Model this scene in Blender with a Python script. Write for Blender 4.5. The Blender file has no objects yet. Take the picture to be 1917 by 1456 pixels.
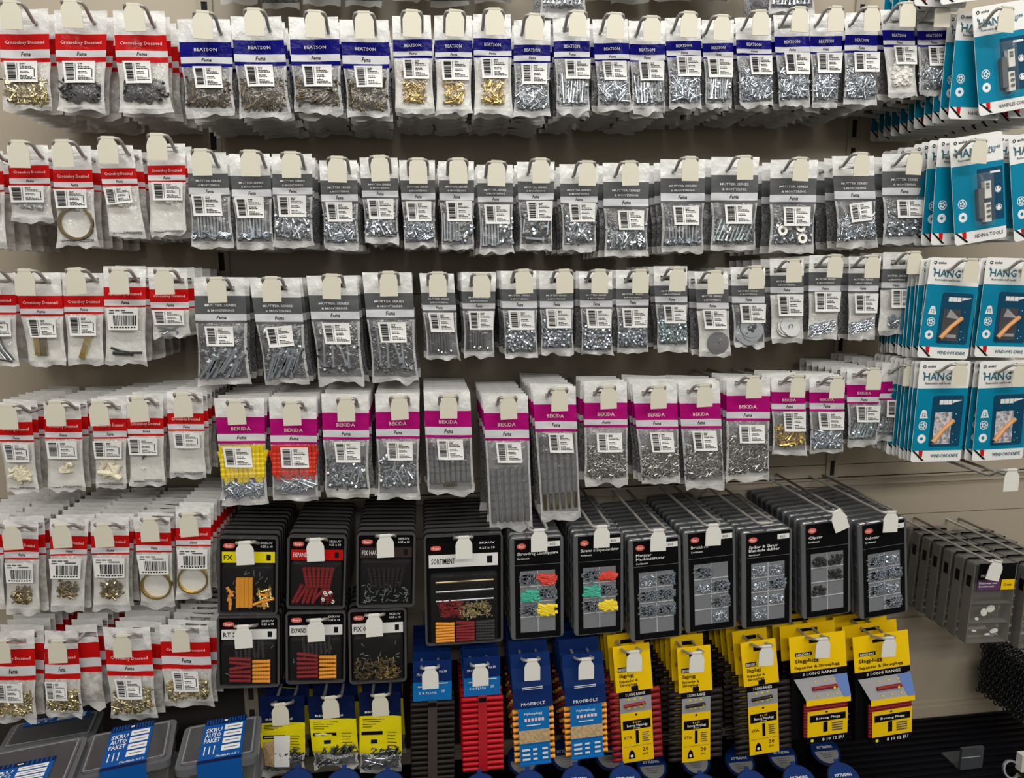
import bpy, math, random
import numpy as np
from mathutils import Vector, Matrix, noise

# ------------------------------------------------------------------ camera, world, lights, exposure
W, H = 1917, 1456
FPX = 1337.0
YAW, PITCH, ROLL = 0.12563, 0.15599, 0.00593
CAM = Vector((0.0, -1.35, 1.38))
sc = bpy.context.scene
col = sc.collection
fwd = Vector((math.sin(YAW) * math.cos(PITCH), math.cos(YAW) * math.cos(PITCH), -math.sin(PITCH)))
right0 = Vector((math.cos(YAW), -math.sin(YAW), 0))
down0 = fwd.cross(right0)
RIGHT = math.cos(ROLL) * right0 + math.sin(ROLL) * down0
DOWN = -math.sin(ROLL) * right0 + math.cos(ROLL) * down0
cam = bpy.data.objects.new('camera', bpy.data.cameras.new('camera'))
col.objects.link(cam)
cam.data.sensor_width = 36.0
cam.data.lens = 36.0 * FPX / W
cam.data.clip_start = 0.02
m = Matrix((RIGHT, -DOWN, -fwd)).transposed().to_4x4()
m.translation = CAM
cam.matrix_world = m
sc.camera = cam

sc.view_settings.view_transform = 'Standard'
sc.view_settings.look = 'None'
sc.view_settings.gamma = 1.0
sc.view_settings.use_curve_mapping = False
sc.view_settings.exposure = 0.0

wd = bpy.data.worlds.new('store_ambient')
wd.use_nodes = True
wn = wd.node_tree
tcw = wn.nodes.new('ShaderNodeTexCoord')
sep = wn.nodes.new('ShaderNodeSeparateXYZ')
rmp = wn.nodes.new('ShaderNodeValToRGB')       # the hall: dim low down, bright ceiling zone above
mr = wn.nodes.new('ShaderNodeMapRange')
mr.inputs['From Min'].default_value = -1
mr.inputs['From Max'].default_value = 1
wn.links.new(tcw.outputs['Generated'], sep.inputs[0])
wn.links.new(sep.outputs['Z'], mr.inputs['Value'])
wn.links.new(mr.outputs[0], rmp.inputs[0])
e = rmp.color_ramp.elements
e[0].position, e[0].color = 0.40, (0.06, 0.055, 0.05, 1)
e[1].position, e[1].color = 0.62, (1.0, 0.95, 0.87, 1)
n_ = e.new(0.52)
n_.color = (0.85, 0.77, 0.65, 1)
wn.links.new(rmp.outputs[0], wn.nodes['Background'].inputs[0])
wn.nodes['Background'].inputs[1].default_value = 0.46
sc.world = wd


def area(name, loc, sx, sy, power, tgt):
    l = bpy.data.lights.new(name, 'AREA')
    l.shape = 'RECTANGLE'
    l.size, l.size_y = sx, sy
    l.energy = power
    l.color = (1.0, 0.975, 0.93)
    o = bpy.data.objects.new(name, l)
    col.objects.link(o)
    o.location = loc
    o.rotation_euler = (Vector(tgt) - Vector(loc)).to_track_quat('-Z', 'Y').to_euler()
    return o


# fluorescent strips on the store ceiling, along the aisle
area('ceiling_strip', (0.42, -1.05, 2.75), 3.3, 0.2, 30, (0.42, -0.25, 0.9))
area('ceiling_strip', (0.42, -3.4, 2.75), 3.3, 0.25, 52, (0.42, 0.0, 1.0))


def P(x, y, Y):
    d = RIGHT * ((x - W / 2) / FPX) + DOWN * ((y - H / 2) / FPX) + fwd
    return CAM + d * ((Y - CAM.y) / d.y)


def PZ(x, y, z):
    d = RIGHT * ((x - W / 2) / FPX) + DOWN * ((y - H / 2) / FPX) + fwd
    return CAM + d * ((z - CAM.z) / d.z)


# ------------------------------------------------------------------ materials
MATS = {}


def mat(name, rgb, rough=0.5, metal=0.0, bump=0.0, bscale=60.0, coat=0.0, mottled=None, mscale=300.0, alpha=None, spec=0.5, stretch=None):
    if name in MATS:
        return MATS[name]
    mt = bpy.data.materials.new(name)
    mt.use_nodes = True
    nt = mt.node_tree
    b = nt.nodes['Principled BSDF']
    b.inputs['Base Color'].default_value = (*rgb, 1)
    b.inputs['Roughness'].default_value = rough
    b.inputs['Metallic'].default_value = metal
    b.inputs['Specular IOR Level'].default_value = spec
    b.inputs['Coat Weight'].default_value = coat
    b.inputs['Coat Roughness'].default_value = 0.12
    tc = nt.nodes.new('ShaderNodeTexCoord')
    if bump or mottled:
        n = nt.nodes.new('ShaderNodeTexNoise')
        n.inputs['Scale'].default_value = bscale
        n.inputs['Detail'].default_value = 3
        if stretch:
            mp = nt.nodes.new('ShaderNodeMapping')
            mp.inputs['Scale'].default_value = stretch
            nt.links.new(tc.outputs['Object'], mp.inputs[0])
            nt.links.new(mp.outputs[0], n.inputs['Vector'])
        else:
            nt.links.new(tc.outputs['Object'], n.inputs['Vector'])
    if bump:
        bp = nt.nodes.new('ShaderNodeBump')
        bp.inputs['Strength'].default_value = bump
        bp.inputs['Distance'].default_value = 0.004
        nt.links.new(n.outputs['Fac'], bp.inputs['Height'])
        nt.links.new(bp.outputs[0], b.inputs['Normal'])
        if coat:
            nt.links.new(bp.outputs[0], b.inputs['Coat Normal'])
    if mottled:
        v = nt.nodes.new('ShaderNodeTexNoise')
        v.inputs['Scale'].default_value = mscale
        v.inputs['Detail'].default_value = 4
        nt.links.new(tc.outputs['Object'], v.inputs['Vector'])
        r = nt.nodes.new('ShaderNodeValToRGB')
        r.color_ramp.elements[0].position = 0.38
        r.color_ramp.elements[0].color = (*mottled, 1)
        r.color_ramp.elements[1].position = 0.62
        r.color_ramp.elements[1].color = (*rgb, 1)
        nt.links.new(v.outputs['Fac'], r.inputs[0])
        nt.links.new(r.outputs[0], b.inputs['Base Color'])
    if alpha is not None:
        tr = nt.nodes.new('ShaderNodeBsdfTransparent')
        mx = nt.nodes.new('ShaderNodeMixShader')
        mx.inputs[0].default_value = alpha
        nt.links.new(tr.outputs[0], mx.inputs[1])
        nt.links.new(b.outputs[0], mx.inputs[2])
        nt.links.new(mx.outputs[0], nt.nodes['Material Output'].inputs[0])
    MATS[name] = mt
    return mt


WHITE = mat('white_film', (0.70, 0.70, 0.68), 0.35, bump=0.9, bscale=45, coat=0.2)
RED = mat('red_print', (0.54, 0.006, 0.006), 0.45, bump=0.3, bscale=60, coat=0.06, spec=0.1)
BLUE = mat('navy_print', (0.003, 0.003, 0.17), 0.45, bump=0.3, bscale=60, coat=0.06, spec=0.06)
GREY = mat('grey_print', (0.10, 0.105, 0.107), 0.45, bump=0.3, bscale=60, coat=0.06, spec=0.15)
MAG = mat('magenta_print', (0.40, 0.003, 0.16), 0.45, bump=0.3, bscale=60, coat=0.06, spec=0.1)
STRIPE = mat('pale_stripe', (0.62, 0.63, 0.65), 0.35, bump=0.2, bscale=60)
INK = mat('black_ink', (0.008, 0.008, 0.009), 0.6, spec=0.1)
SOFTINK = mat('grey_ink', (0.10, 0.10, 0.10), 0.5)
WINK = mat('white_ink', (0.75, 0.75, 0.76), 0.5)
PINK = mat('pink_ink', (0.85, 0.6, 0.6), 0.5)
LABEL = mat('label_paper', (0.82, 0.82, 0.80), 0.5)


def film(name, haze, gloss, bscale, bump):
    mt = bpy.data.materials.new(name)
    mt.use_nodes = True
    nt = mt.node_tree
    nt.nodes.remove(nt.nodes['Principled BSDF'])
    tr = nt.nodes.new('ShaderNodeBsdfTransparent')
    df = nt.nodes.new('ShaderNodeBsdfDiffuse')
    df.inputs[0].default_value = (0.85, 0.85, 0.85, 1)
    gl = nt.nodes.new('ShaderNodeBsdfAnisotropic')
    gl.inputs[0].default_value = (1, 1, 1, 1)
    gl.inputs['Roughness'].default_value = 0.16
    tc = nt.nodes.new('ShaderNodeTexCoord')
    n = nt.nodes.new('ShaderNodeTexNoise')
    n.inputs['Scale'].default_value = bscale
    n.inputs['Detail'].default_value = 4
    nt.links.new(tc.outputs['Object'], n.inputs['Vector'])
    bp = nt.nodes.new('ShaderNodeBump')
    bp.inputs['Strength'].default_value = bump
    bp.inputs['Distance'].default_value = 0.006
    nt.links.new(n.outputs['Fac'], bp.inputs['Height'])
    nt.links.new(bp.outputs[0], gl.inputs['Normal'])
    m1 = nt.nodes.new('ShaderNodeMixShader')
    m1.inputs[0].default_value = haze
    nt.links.new(tr.outputs[0], m1.inputs[1])
    nt.links.new(df.outputs[0], m1.inputs[2])
    m2 = nt.nodes.new('ShaderNodeMixShader')
    m2.inputs[0].default_value = gloss
    nt.links.new(m1.outputs[0], m2.inputs[1])
    nt.links.new(gl.outputs[0], m2.inputs[2])
    nt.links.new(m2.outputs[0], nt.nodes['Material Output'].inputs[0])
    MATS[name] = mt
    return mt


FILM = film('clear_film', 0.06, 0.06, 55, 1.0)
SEAL = mat('sealed_film', (0.74, 0.74, 0.73), 0.22, bump=0.9, bscale=60, alpha=0.55)
BACK_W = mat('pale_film_back', (0.66, 0.65, 0.61), 0.4, bump=0.6, bscale=60)
BACK_G = mat('grey_film_back', (0.20, 0.205, 0.21), 0.35, bump=0.6, bscale=60)
BACK_D = mat('dark_film_back', (0.10, 0.105, 0.11), 0.35, bump=0.6, bscale=60)
BULK_G = mat('bulk_grey', (0.26, 0.265, 0.27), 0.3, mottled=(0.06, 0.06, 0.065), mscale=480, bump=0.6, bscale=70)
BULK_W = mat('bulk_pale', (0.60, 0.59, 0.56), 0.3, mottled=(0.40, 0.38, 0.34), mscale=90, bump=0.6, bscale=70)
STEEL = mat('zinc_steel', (0.50, 0.55, 0.61), 0.28, 0.9)
DSTEEL = mat('dark_zinc', (0.20, 0.21, 0.22), 0.3, 1.0)
BSTEEL = mat('bluish_zinc', (0.46, 0.57, 0.60), 0.3, 0.85)
BROWN = mat('browned_steel', (0.14, 0.105, 0.06), 0.36, 0.9)
GOLD = mat('brass_plate', (0.66, 0.50, 0.17), 0.3, 1.0)
PALEGOLD = mat('pale_brass', (0.60, 0.52, 0.30), 0.32, 1.0)
BRONZE = mat('bronze_metal', (0.28, 0.22, 0.12), 0.34, 1.0)
BLACKM = mat('black_metal', (0.03, 0.03, 0.032), 0.35)
CREAM = mat('cream_plastic', (0.72, 0.66, 0.50), 0.45)
WPLAS = mat('white_plastic', (0.75, 0.74, 0.68), 0.4)
YPLUG = mat('yellow_plug', (0.80, 0.60, 0.01), 0.4)
RPLUG = mat('red_plug', (0.62, 0.035, 0.015), 0.4)
GPLUG = mat('grey_plug', (0.11, 0.112, 0.115), 0.45)
DRED = mat('wine_plug', (0.22, 0.012, 0.016), 0.45, spec=0.2)
OPLUG = mat('orange_plug', (0.78, 0.31, 0.02), 0.4)
DPLUG = mat('dark_brown_plug', (0.016, 0.012, 0.010), 0.45, spec=0.15)
BRPLUG = mat('bright_red_plug', (0.46, 0.006, 0.014), 0.4, spec=0.2)
KPLUG = mat('charcoal_plug', (0.03, 0.03, 0.031), 0.45, spec=0.2)
WIRE = mat('grey_wire', (0.40, 0.385, 0.35), 0.35, 0.35)
WTAG = mat('white_tag', (0.72, 0.71, 0.66), 0.4)
PK_S = mat('packed_zinc', (0.13, 0.135, 0.14), 0.4, 0.5, mottled=(0.012, 0.013, 0.014), mscale=330)  # packed fillings: dark mottling paints in the shaded gaps between pieces
PK_B = mat('packed_brown', (0.075, 0.055, 0.03), 0.45, 0.3, mottled=(0.012, 0.009, 0.006), mscale=330)
PK_G = mat('packed_brass', (0.30, 0.21, 0.06), 0.4, 0.5, mottled=(0.05, 0.035, 0.012), mscale=330)
PK_K = mat('packed_black', (0.03, 0.03, 0.03), 0.5, mottled=(0.004, 0.004, 0.004), mscale=330)
TAG = mat('cream_tag', (0.62, 0.59, 0.48), 0.4)
TEAL = mat('teal_card', (0.0, 0.20, 0.33), 0.4, coat=0.08, spec=0.15)
DTEAL = mat('deep_teal_card', (0.004, 0.055, 0.11), 0.4, coat=0.1, spec=0.15)
CARDW = mat('white_card', (0.74, 0.74, 0.72), 0.45, coat=0.08, spec=0.3)
TEALINK = mat('teal_ink', (0.01, 0.12, 0.17), 0.5)
BLACKC = mat('black_card', (0.004, 0.004, 0.0045), 0.5, spec=0.08)
DGLASS = mat('smoked_shell', (0.12, 0.12, 0.12), 0.10, alpha=0.09)
DEDGE = mat('dark_shell_edge', (0.055, 0.055, 0.055), 0.14, spec=0.6)
CASE = mat('grey_case_plastic', (0.06, 0.063, 0.068), 0.18, spec=0.5)
CLEAR = mat('clear_case_plastic', (0.36, 0.35, 0.32), 0.12, alpha=0.13)
CEDGE = mat('clear_case_edge', (0.15, 0.145, 0.13), 0.2, alpha=0.75)
LOGO = mat('coral_logo', (0.72, 0.12, 0.09), 0.4)
YELL = mat('yellow_card', (0.82, 0.53, 0.002), 0.5, spec=0.15)
LEMON = mat('lemon_card', (0.80, 0.68, 0.006), 0.5, spec=0.15)
NAVYC = mat('navy_card', (0.004, 0.011, 0.055), 0.45, spec=0.10)
MIDB = mat('royal_blue_card', (0.004, 0.022, 0.115), 0.45, coat=0.05, spec=0.12)
SKYB = mat('sky_blue_card', (0.006, 0.15, 0.46), 0.45, spec=0.15)
PURP = mat('purple_card', (0.10, 0.035, 0.11), 0.4)
SILV = mat('silver_label', (0.45, 0.46, 0.46), 0.35, 0.3)
BLKPL = mat('black_plastic', (0.004, 0.004, 0.005), 0.45, spec=0.12)
WALLM = mat('beige_panel', (0.40, 0.345, 0.265), 0.42, bump=0.05, bscale=6)
POST = mat('beige_post', (0.34, 0.30, 0.23), 0.4)
SLOT = mat('slot_dark', (0.006, 0.006, 0.006), 0.8)
SHELFM = mat('black_shelf', (0.004, 0.004, 0.006), 0.45, spec=0.10)
FLOORM = mat('floor_vinyl', (0.10, 0.095, 0.085), 0.5)
WOODH = mat('wood_tone', (0.55, 0.27, 0.10), 0.5)
PHOTO = mat('photo_grey', (0.30, 0.30, 0.31), 0.4)
PHOTOD = mat('photo_dark', (0.05, 0.05, 0.06), 0.4)
PHOTOL = mat('photo_light', (0.60, 0.58, 0.60), 0.4, mottled=(0.2, 0.18, 0.22), mscale=180)
KRAFT = mat('kraft_card', (0.38, 0.28, 0.16), 0.5, mottled=(0.6, 0.4, 0.2), mscale=250)
GREENP = mat('green_plug', (0.03, 0.36, 0.24), 0.4)
COMP = mat('compartment_grey', (0.095, 0.105, 0.118), 0.35)


# ------------------------------------------------------------------ mesh collecting
class MB:
    def __init__(s):
        s.v, s.f, s.m, s.mats, s.n = [], [], [], [], 0

    def mi(s, mt):
        if mt not in s.mats:
            s.mats.append(mt)
        return s.mats.index(mt)

    def add(s, V, F, mt):
        V = np.asarray(V, dtype=float).reshape(-1, 3)
        i = s.mi(mt)
        b = s.n
        s.v.append(V)
        for f in F:
            s.f.append(tuple(b + k for k in f))
            s.m.append(i)
        s.n += len(V)

    def quad(s, x0, z0, x1, z1, y, mt):
        s.add([(x0, y, z0), (x1, y, z0), (x1, y, z1), (x0, y, z1)], [(0, 1, 2, 3)], mt)

    def box(s, x0, y0, z0, x1, y1, z1, mt):
        V = [(x, y, z) for x in (x0, x1) for y in (y0, y1) for z in (z0, z1)]
        s.add(V, [(0, 1, 3, 2), (4, 6, 7, 5), (0, 4, 5, 1), (2, 3, 7, 6), (0, 2, 6, 4), (1, 5, 7, 3)], mt)

    def rbox(s, x0, z0, x1, z1, y0, y1, r, mt, bev=0.0015, back=True, seg=4):
        """rounded-corner slab, front at y0 (towards the aisle), back at y1, front edge bevelled"""
        def ring(ins, y):
            o = []
            rr = max(r - ins, 1e-4)
            for cx, cz, a0 in ((x1 - r, z1 - r, 0), (x0 + r, z1 - r, 90), (x0 + r, z0 + r, 180), (x1 - r, z0 + r, 270)):
                for k in range(seg + 1):
                    a = math.radians(a0 + 90 * k / seg)
                    o.append((cx + rr * math.cos(a), y, cz + rr * math.sin(a)))
            return o
        n = 4 * (seg + 1)
        V = ring(bev, y0) + ring(0, y0 + bev) + ring(0, y1)
        F = [tuple(range(n - 1, -1, -1))]
        for k in range(2):
            for i in range(n):
                j = (i + 1) % n
                F.append((k * n + i, k * n + j, (k + 1) * n + j, (k + 1) * n + i))
        if back:
            F.append(tuple(range(2 * n, 3 * n)))
        s.add(V, F, mt)

    def tube(s, pts, r, mt, seg=7, cap=True):
        pts = [Vector(p) for p in pts]
        V, F = [], []
        up = Vector((0.123, 0.31, 0.94))
        for i, p in enumerate(pts):
            t = (pts[min(i + 1, len(pts) - 1)] - pts[max(i - 1, 0)]).normalized()
            a = t.cross(up).normalized()
            b = t.cross(a).normalized()
            for k in range(seg):
                an = 2 * math.pi * k / seg
                V.append(p + (a * math.cos(an) + b * math.sin(an)) * r)
        for i in range(len(pts) - 1):
            for k in range(seg):
                j = (k + 1) % seg
                F.append((i * seg + k, i * seg + j, (i + 1) * seg + j, (i + 1) * seg + k))
        if cap:
            F.append(tuple(range(seg)))
            F.append(tuple(range((len(pts) - 1) * seg, len(pts) * seg)))
        s.add(V, F, mt)

    def disc(s, cx, cz, rx, rz, y, mt, seg=20):
        s.add([(cx + rx * math.cos(2 * math.pi * k / seg), y, cz + rz * math.sin(2 * math.pi * k / seg)) for k in range(seg)], [tuple(range(seg))], mt)

    def text(s, st, x, z, h, y, mt, width=None, center=False, slant=0.0, fn=None):
        V2, F, wd_ = textmesh(st)
        sx = (width / wd_) if width else h
        V = []
        for a, b in V2:
            X = (a - (wd_ / 2 if center else 0)) * sx + slant * b * h
            V.append((x + X, y, z + b * h))
        if fn:
            V = [fn(p[0], p[2]) for p in V]
        s.add(V, F, mt)

    def build(s, name, parent=None, smooth=False):
        me = bpy.data.meshes.new(name)
        V = np.concatenate(s.v) if s.v else np.zeros((0, 3))
        me.from_pydata(V.tolist(), [], s.f)
        for mt in s.mats:
            me.materials.append(mt)
        me.polygons.foreach_set('material_index', s.m)
        if smooth:
            me.polygons.foreach_set('use_smooth', [True] * len(s.f))
        me.update()
        o = bpy.data.objects.new(name, me)
        col.objects.link(o)
        if parent:
            o.parent = parent
        return o


_T = {}


def textmesh(st):
    if st not in _T:
        c = bpy.data.curves.new('lettering', 'FONT')
        c.body = st
        c.size = 1.38
        c.resolution_u = 1
        c.offset = 0.022
        o = bpy.data.objects.new('lettering', c)
        me = bpy.data.meshes.new_from_object(o)
        V = [(v.co.x, v.co.y) for v in me.vertices]
        F = [tuple(p.vertices) for p in me.polygons]
        x0 = min(v[0] for v in V)
        V = [(a - x0, b) for a, b in V]
        _T[st] = (V, F, max(v[0] for v in V))
        bpy.data.objects.remove(o)
        bpy.data.curves.remove(c)
        bpy.data.meshes.remove(me)
    return _T[st]


def thing(name, label, cat, loc, group=None, roll=0.0, pitch=0.0):
    o = bpy.data.objects.new(name, None)
    col.objects.link(o)
    o.empty_display_size = 0.02
    o.location = loc
    o.rotation_euler = (pitch, roll, 0)
    o['label'], o['category'] = label, cat
    if group:
        o['group'] = group
    return o


def tag(o, label, cat, group=None, kind=None):
    o['label'], o['category'] = label, cat
    if group:
        o['group'] = group
    if kind:
        o['kind'] = kind
    return o


def copy_tree(o, parent=None):
    c = o.copy()
    col.objects.link(c)
    c.parent = parent
    for ch in o.children:
        copy_tree(ch, c)
    return c


ORD = ['zeroth', 'first', 'second', 'third', 'fourth', 'fifth', 'sixth', 'seventh', 'eighth', 'ninth', 'tenth', 'eleventh', 'twelfth', 'thirteenth', 'fourteenth', 'fifteenth', 'sixteenth', 'seventeenth', 'eighteenth', 'nineteenth', 'twentieth']

# ------------------------------------------------------------------ small hardware templates (axis along z)


def lathe(prof, seg=6):
    V, F = [], []
    for r, z in prof:
        for k in range(seg):
            a = 2 * math.pi * k / seg
            V.append((r * math.cos(a), r * math.sin(a), z))
    for i in range(len(prof) - 1):
        for k in range(seg):
            j = (k + 1) % seg
            F.append((i * seg + k, i * seg + j, (i + 1) * seg + j, (i + 1) * seg + k))
    return np.array(V), F


def T_screw(L, r, hr):
    return lathe([(r * 0.1, -L / 2), (r, -L / 2 + 2.2 * r), (r, L / 2 - hr * 0.5), (hr, L / 2 - hr * 0.2), (hr * 0.95, L / 2), (0, L / 2 + hr * 0.1)])


def T_bolt(L, r, hr):
    return lathe([(0, -L / 2), (r, -L / 2), (r, L / 2 - hr * 0.8), (hr, L / 2 - hr * 0.8), (hr, L / 2 - 0.1 * hr), (hr * 0.8, L / 2), (0, L / 2)])


def T_plug(L, r):
    p = [(0, -L / 2), (r * 0.75, -L / 2)]
    for i in range(5):
        z = -L / 2 + L * (0.12 + 0.15 * i)
        p += [(r, z), (r * 0.84, z + L * 0.05)]
    p += [(r, L * 0.36), (r * 1.1, L * 0.44), (r * 1.1, L / 2), (r * 0.5, L / 2), (r * 0.45, L * 0.42)]
    return lathe(p, 8)


def T_nut(r, t):
    return lathe([(r * 0.52, -t / 2), (r, -t / 2), (r, t / 2), (r * 0.52, t / 2), (r * 0.52, -t / 2)], 6)


def T_ring(r, t, seg=16):
    return lathe([(r * 0.45, -t / 2), (r, -t / 2), (r, t / 2), (r * 0.45, t / 2), (r * 0.45, -t / 2)], seg)


def T_link(L, r):
    V, F = [], []
    n, s = 10, 5
    for i in range(n):
        a = 2 * math.pi * i / n
        c = Vector((L * 0.32 * math.cos(a), 0, L * 0.5 * math.sin(a)))
        nn = Vector((math.cos(a), 0, math.sin(a)))
        for k in range(s):
            b = 2 * math.pi * k / s
            V.append(c + nn * (r * math.cos(b)) + Vector((0, 1, 0)) * (r * math.sin(b)))
    for i in range(n):
        for k in range(s):
            i2, k2 = (i + 1) % n, (k + 1) % s
            F.append((i * s + k, i2 * s + k, i2 * s + k2, i * s + k2))
    return np.array([tuple(v) for v in V]), F


def T_wirehook(L, r):
    mb = MB()
    pts = [(0, 0, -L / 2), (0, 0, L * 0.2)] + [(L * 0.18 * (1 - math.cos(a)), 0, L * 0.2 + L * 0.2 * math.sin(a)) for a in (0.6, 1.2, 1.8, 2.4, 3.1)]
    mb.tube(pts, r, WHITE, 5)
    return np.concatenate(mb.v), mb.f


def put(mb, T, loc, ang, mt, tilt=0.0, twist=0.0, scale=1.0):
    """ang: rotation in the picture plane (0 = head up), about y"""
    V, F = T
    M = Matrix.Rotation(ang, 3, 'Y') @ Matrix.Rotation(tilt, 3, 'X') @ Matrix.Rotation(twist, 3, 'Z')
    A = np.array(M)
    mb.add((V * scale) @ A.T + np.array(loc), F, mt)


def C_jumble(mb, w, h, rnd, T, n, mt, depth=0.004, spread=math.pi, base=0.0, fill=1.0):
    hl = float(np.abs(T[0][:, 2]).max())
    for i in range(n):
        an = base + rnd.uniform(-spread, spread)
        ex = max(w / 2 - 0.55 * hl * abs(math.sin(an)), 0.2 * w)
        ez = max(h / 2 - 0.55 * hl * abs(math.cos(an)), 0.2 * h)
        x = rnd.uniform(-ex, ex)
        z = rnd.uniform(-ez, ez)
        put(mb, T, (x, rnd.uniform(-depth, depth), z), an, mt, rnd.uniform(-0.25, 0.25), rnd.uniform(0, 3))


def C_parallel(mb, w, h, rnd, L, r, hr, n, mt, lean=0.0, jit=0.06, headdown=True, kind=T_bolt, zc=0.0, x0=-0.5, x1=0.5):
    T = kind(L, r, hr)
    for i in range(n):
        x = (x0 + (x1 - x0) * (i + 0.5) / n) * w
        put(mb, T, (x, rnd.uniform(-0.0015, 0.0015), zc * h + rnd.uniform(-0.03, 0.03) * h), (math.pi if headdown else 0) + lean + rnd.uniform(-jit, jit), mt, 0, rnd.uniform(0, 1))


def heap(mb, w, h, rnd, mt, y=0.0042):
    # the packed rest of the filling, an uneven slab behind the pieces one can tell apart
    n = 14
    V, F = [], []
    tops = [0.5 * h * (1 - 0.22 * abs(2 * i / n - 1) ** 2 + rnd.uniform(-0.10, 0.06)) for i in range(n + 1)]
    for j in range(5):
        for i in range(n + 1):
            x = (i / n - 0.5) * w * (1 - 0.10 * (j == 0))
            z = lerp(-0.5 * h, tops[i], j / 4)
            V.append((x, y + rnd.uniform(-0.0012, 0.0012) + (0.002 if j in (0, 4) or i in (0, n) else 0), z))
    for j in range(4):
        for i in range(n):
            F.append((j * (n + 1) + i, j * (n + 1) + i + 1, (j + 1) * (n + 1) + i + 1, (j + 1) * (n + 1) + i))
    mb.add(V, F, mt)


CNAME = {'palegold': 'brass_fittings', 'nuts': 'nuts', 'nuts_b': 'nuts', 'nuts_big': 'nuts', 'disc': 'washer', 'big_washers': 'washers', 'galv': 'washers', 'chain': 'chain', 'hook_bits': 'eye_hooks', 'black_hooks': 'black_hooks',
         'ring_bronze': 'wire_coil', 'ring_gold': 'brass_ring', 'cream_bit': 'plastic_pegs', 'cream_hooks': 'plastic_hooks', 'cream_plugs': 'plastic_plugs', 'cream_part': 'plastic_bracket', 'grey_bits': 'fittings', 'straps': 'cable_straps',
         'brass2': 'brass_bars', 'brass1': 'brass_bar', 'clamp': 'clamp', 'silver_hooks': 'wire_hooks', 'white_bits': 'plastic_caps', 'bronze_hooks': 'bronze_hooks', 'plugs_yellow': 'yellow_plugs', 'plugs_red': 'red_plugs',
         'plugs_grey': 'frame_plugs', 'plugs_long': 'frame_plugs', 'plugs_brass': 'frame_plugs', 'nails': 'nails', 'nail_long': 'nails', 'goldnut': 'insert_nuts', 'studs': 'threaded_studs', 'bolts_big': 'bolts', 'bolts_long': 'bolts', 'bolts_par': 'bolts',
         'bolts_half': 'bolts', 'bolts_diag': 'bolts', 'few_big': 'bolts', 'steel_mix': 'bolts'}
FEW = {'disc', 'ring_bronze', 'ring_gold', 'brass1', 'brass2', 'clamp', 'cream_part', 'tiny', 'big_washers', 'galv'}
HEAP = {'brown': 'B', 'brown_l': 'B', 'steel_s': 'S', 'steel_m': 'S', 'steel_l': 'S', 'bolts_half': 'S', 'steel_mix': 'S', 'few_big': 'S', 'bolts_big': 'S', 'bolts_long': 'S', 'nuts': 'S', 'nuts_b': 'S',
        'nuts_big': 'S', 'nails': 'S', 'black_hooks': 'K', 'goldnut': 'G', 'bolts_diag': 'S', 'bolts_par': 'S', 'nail_long': 'S'}


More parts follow.
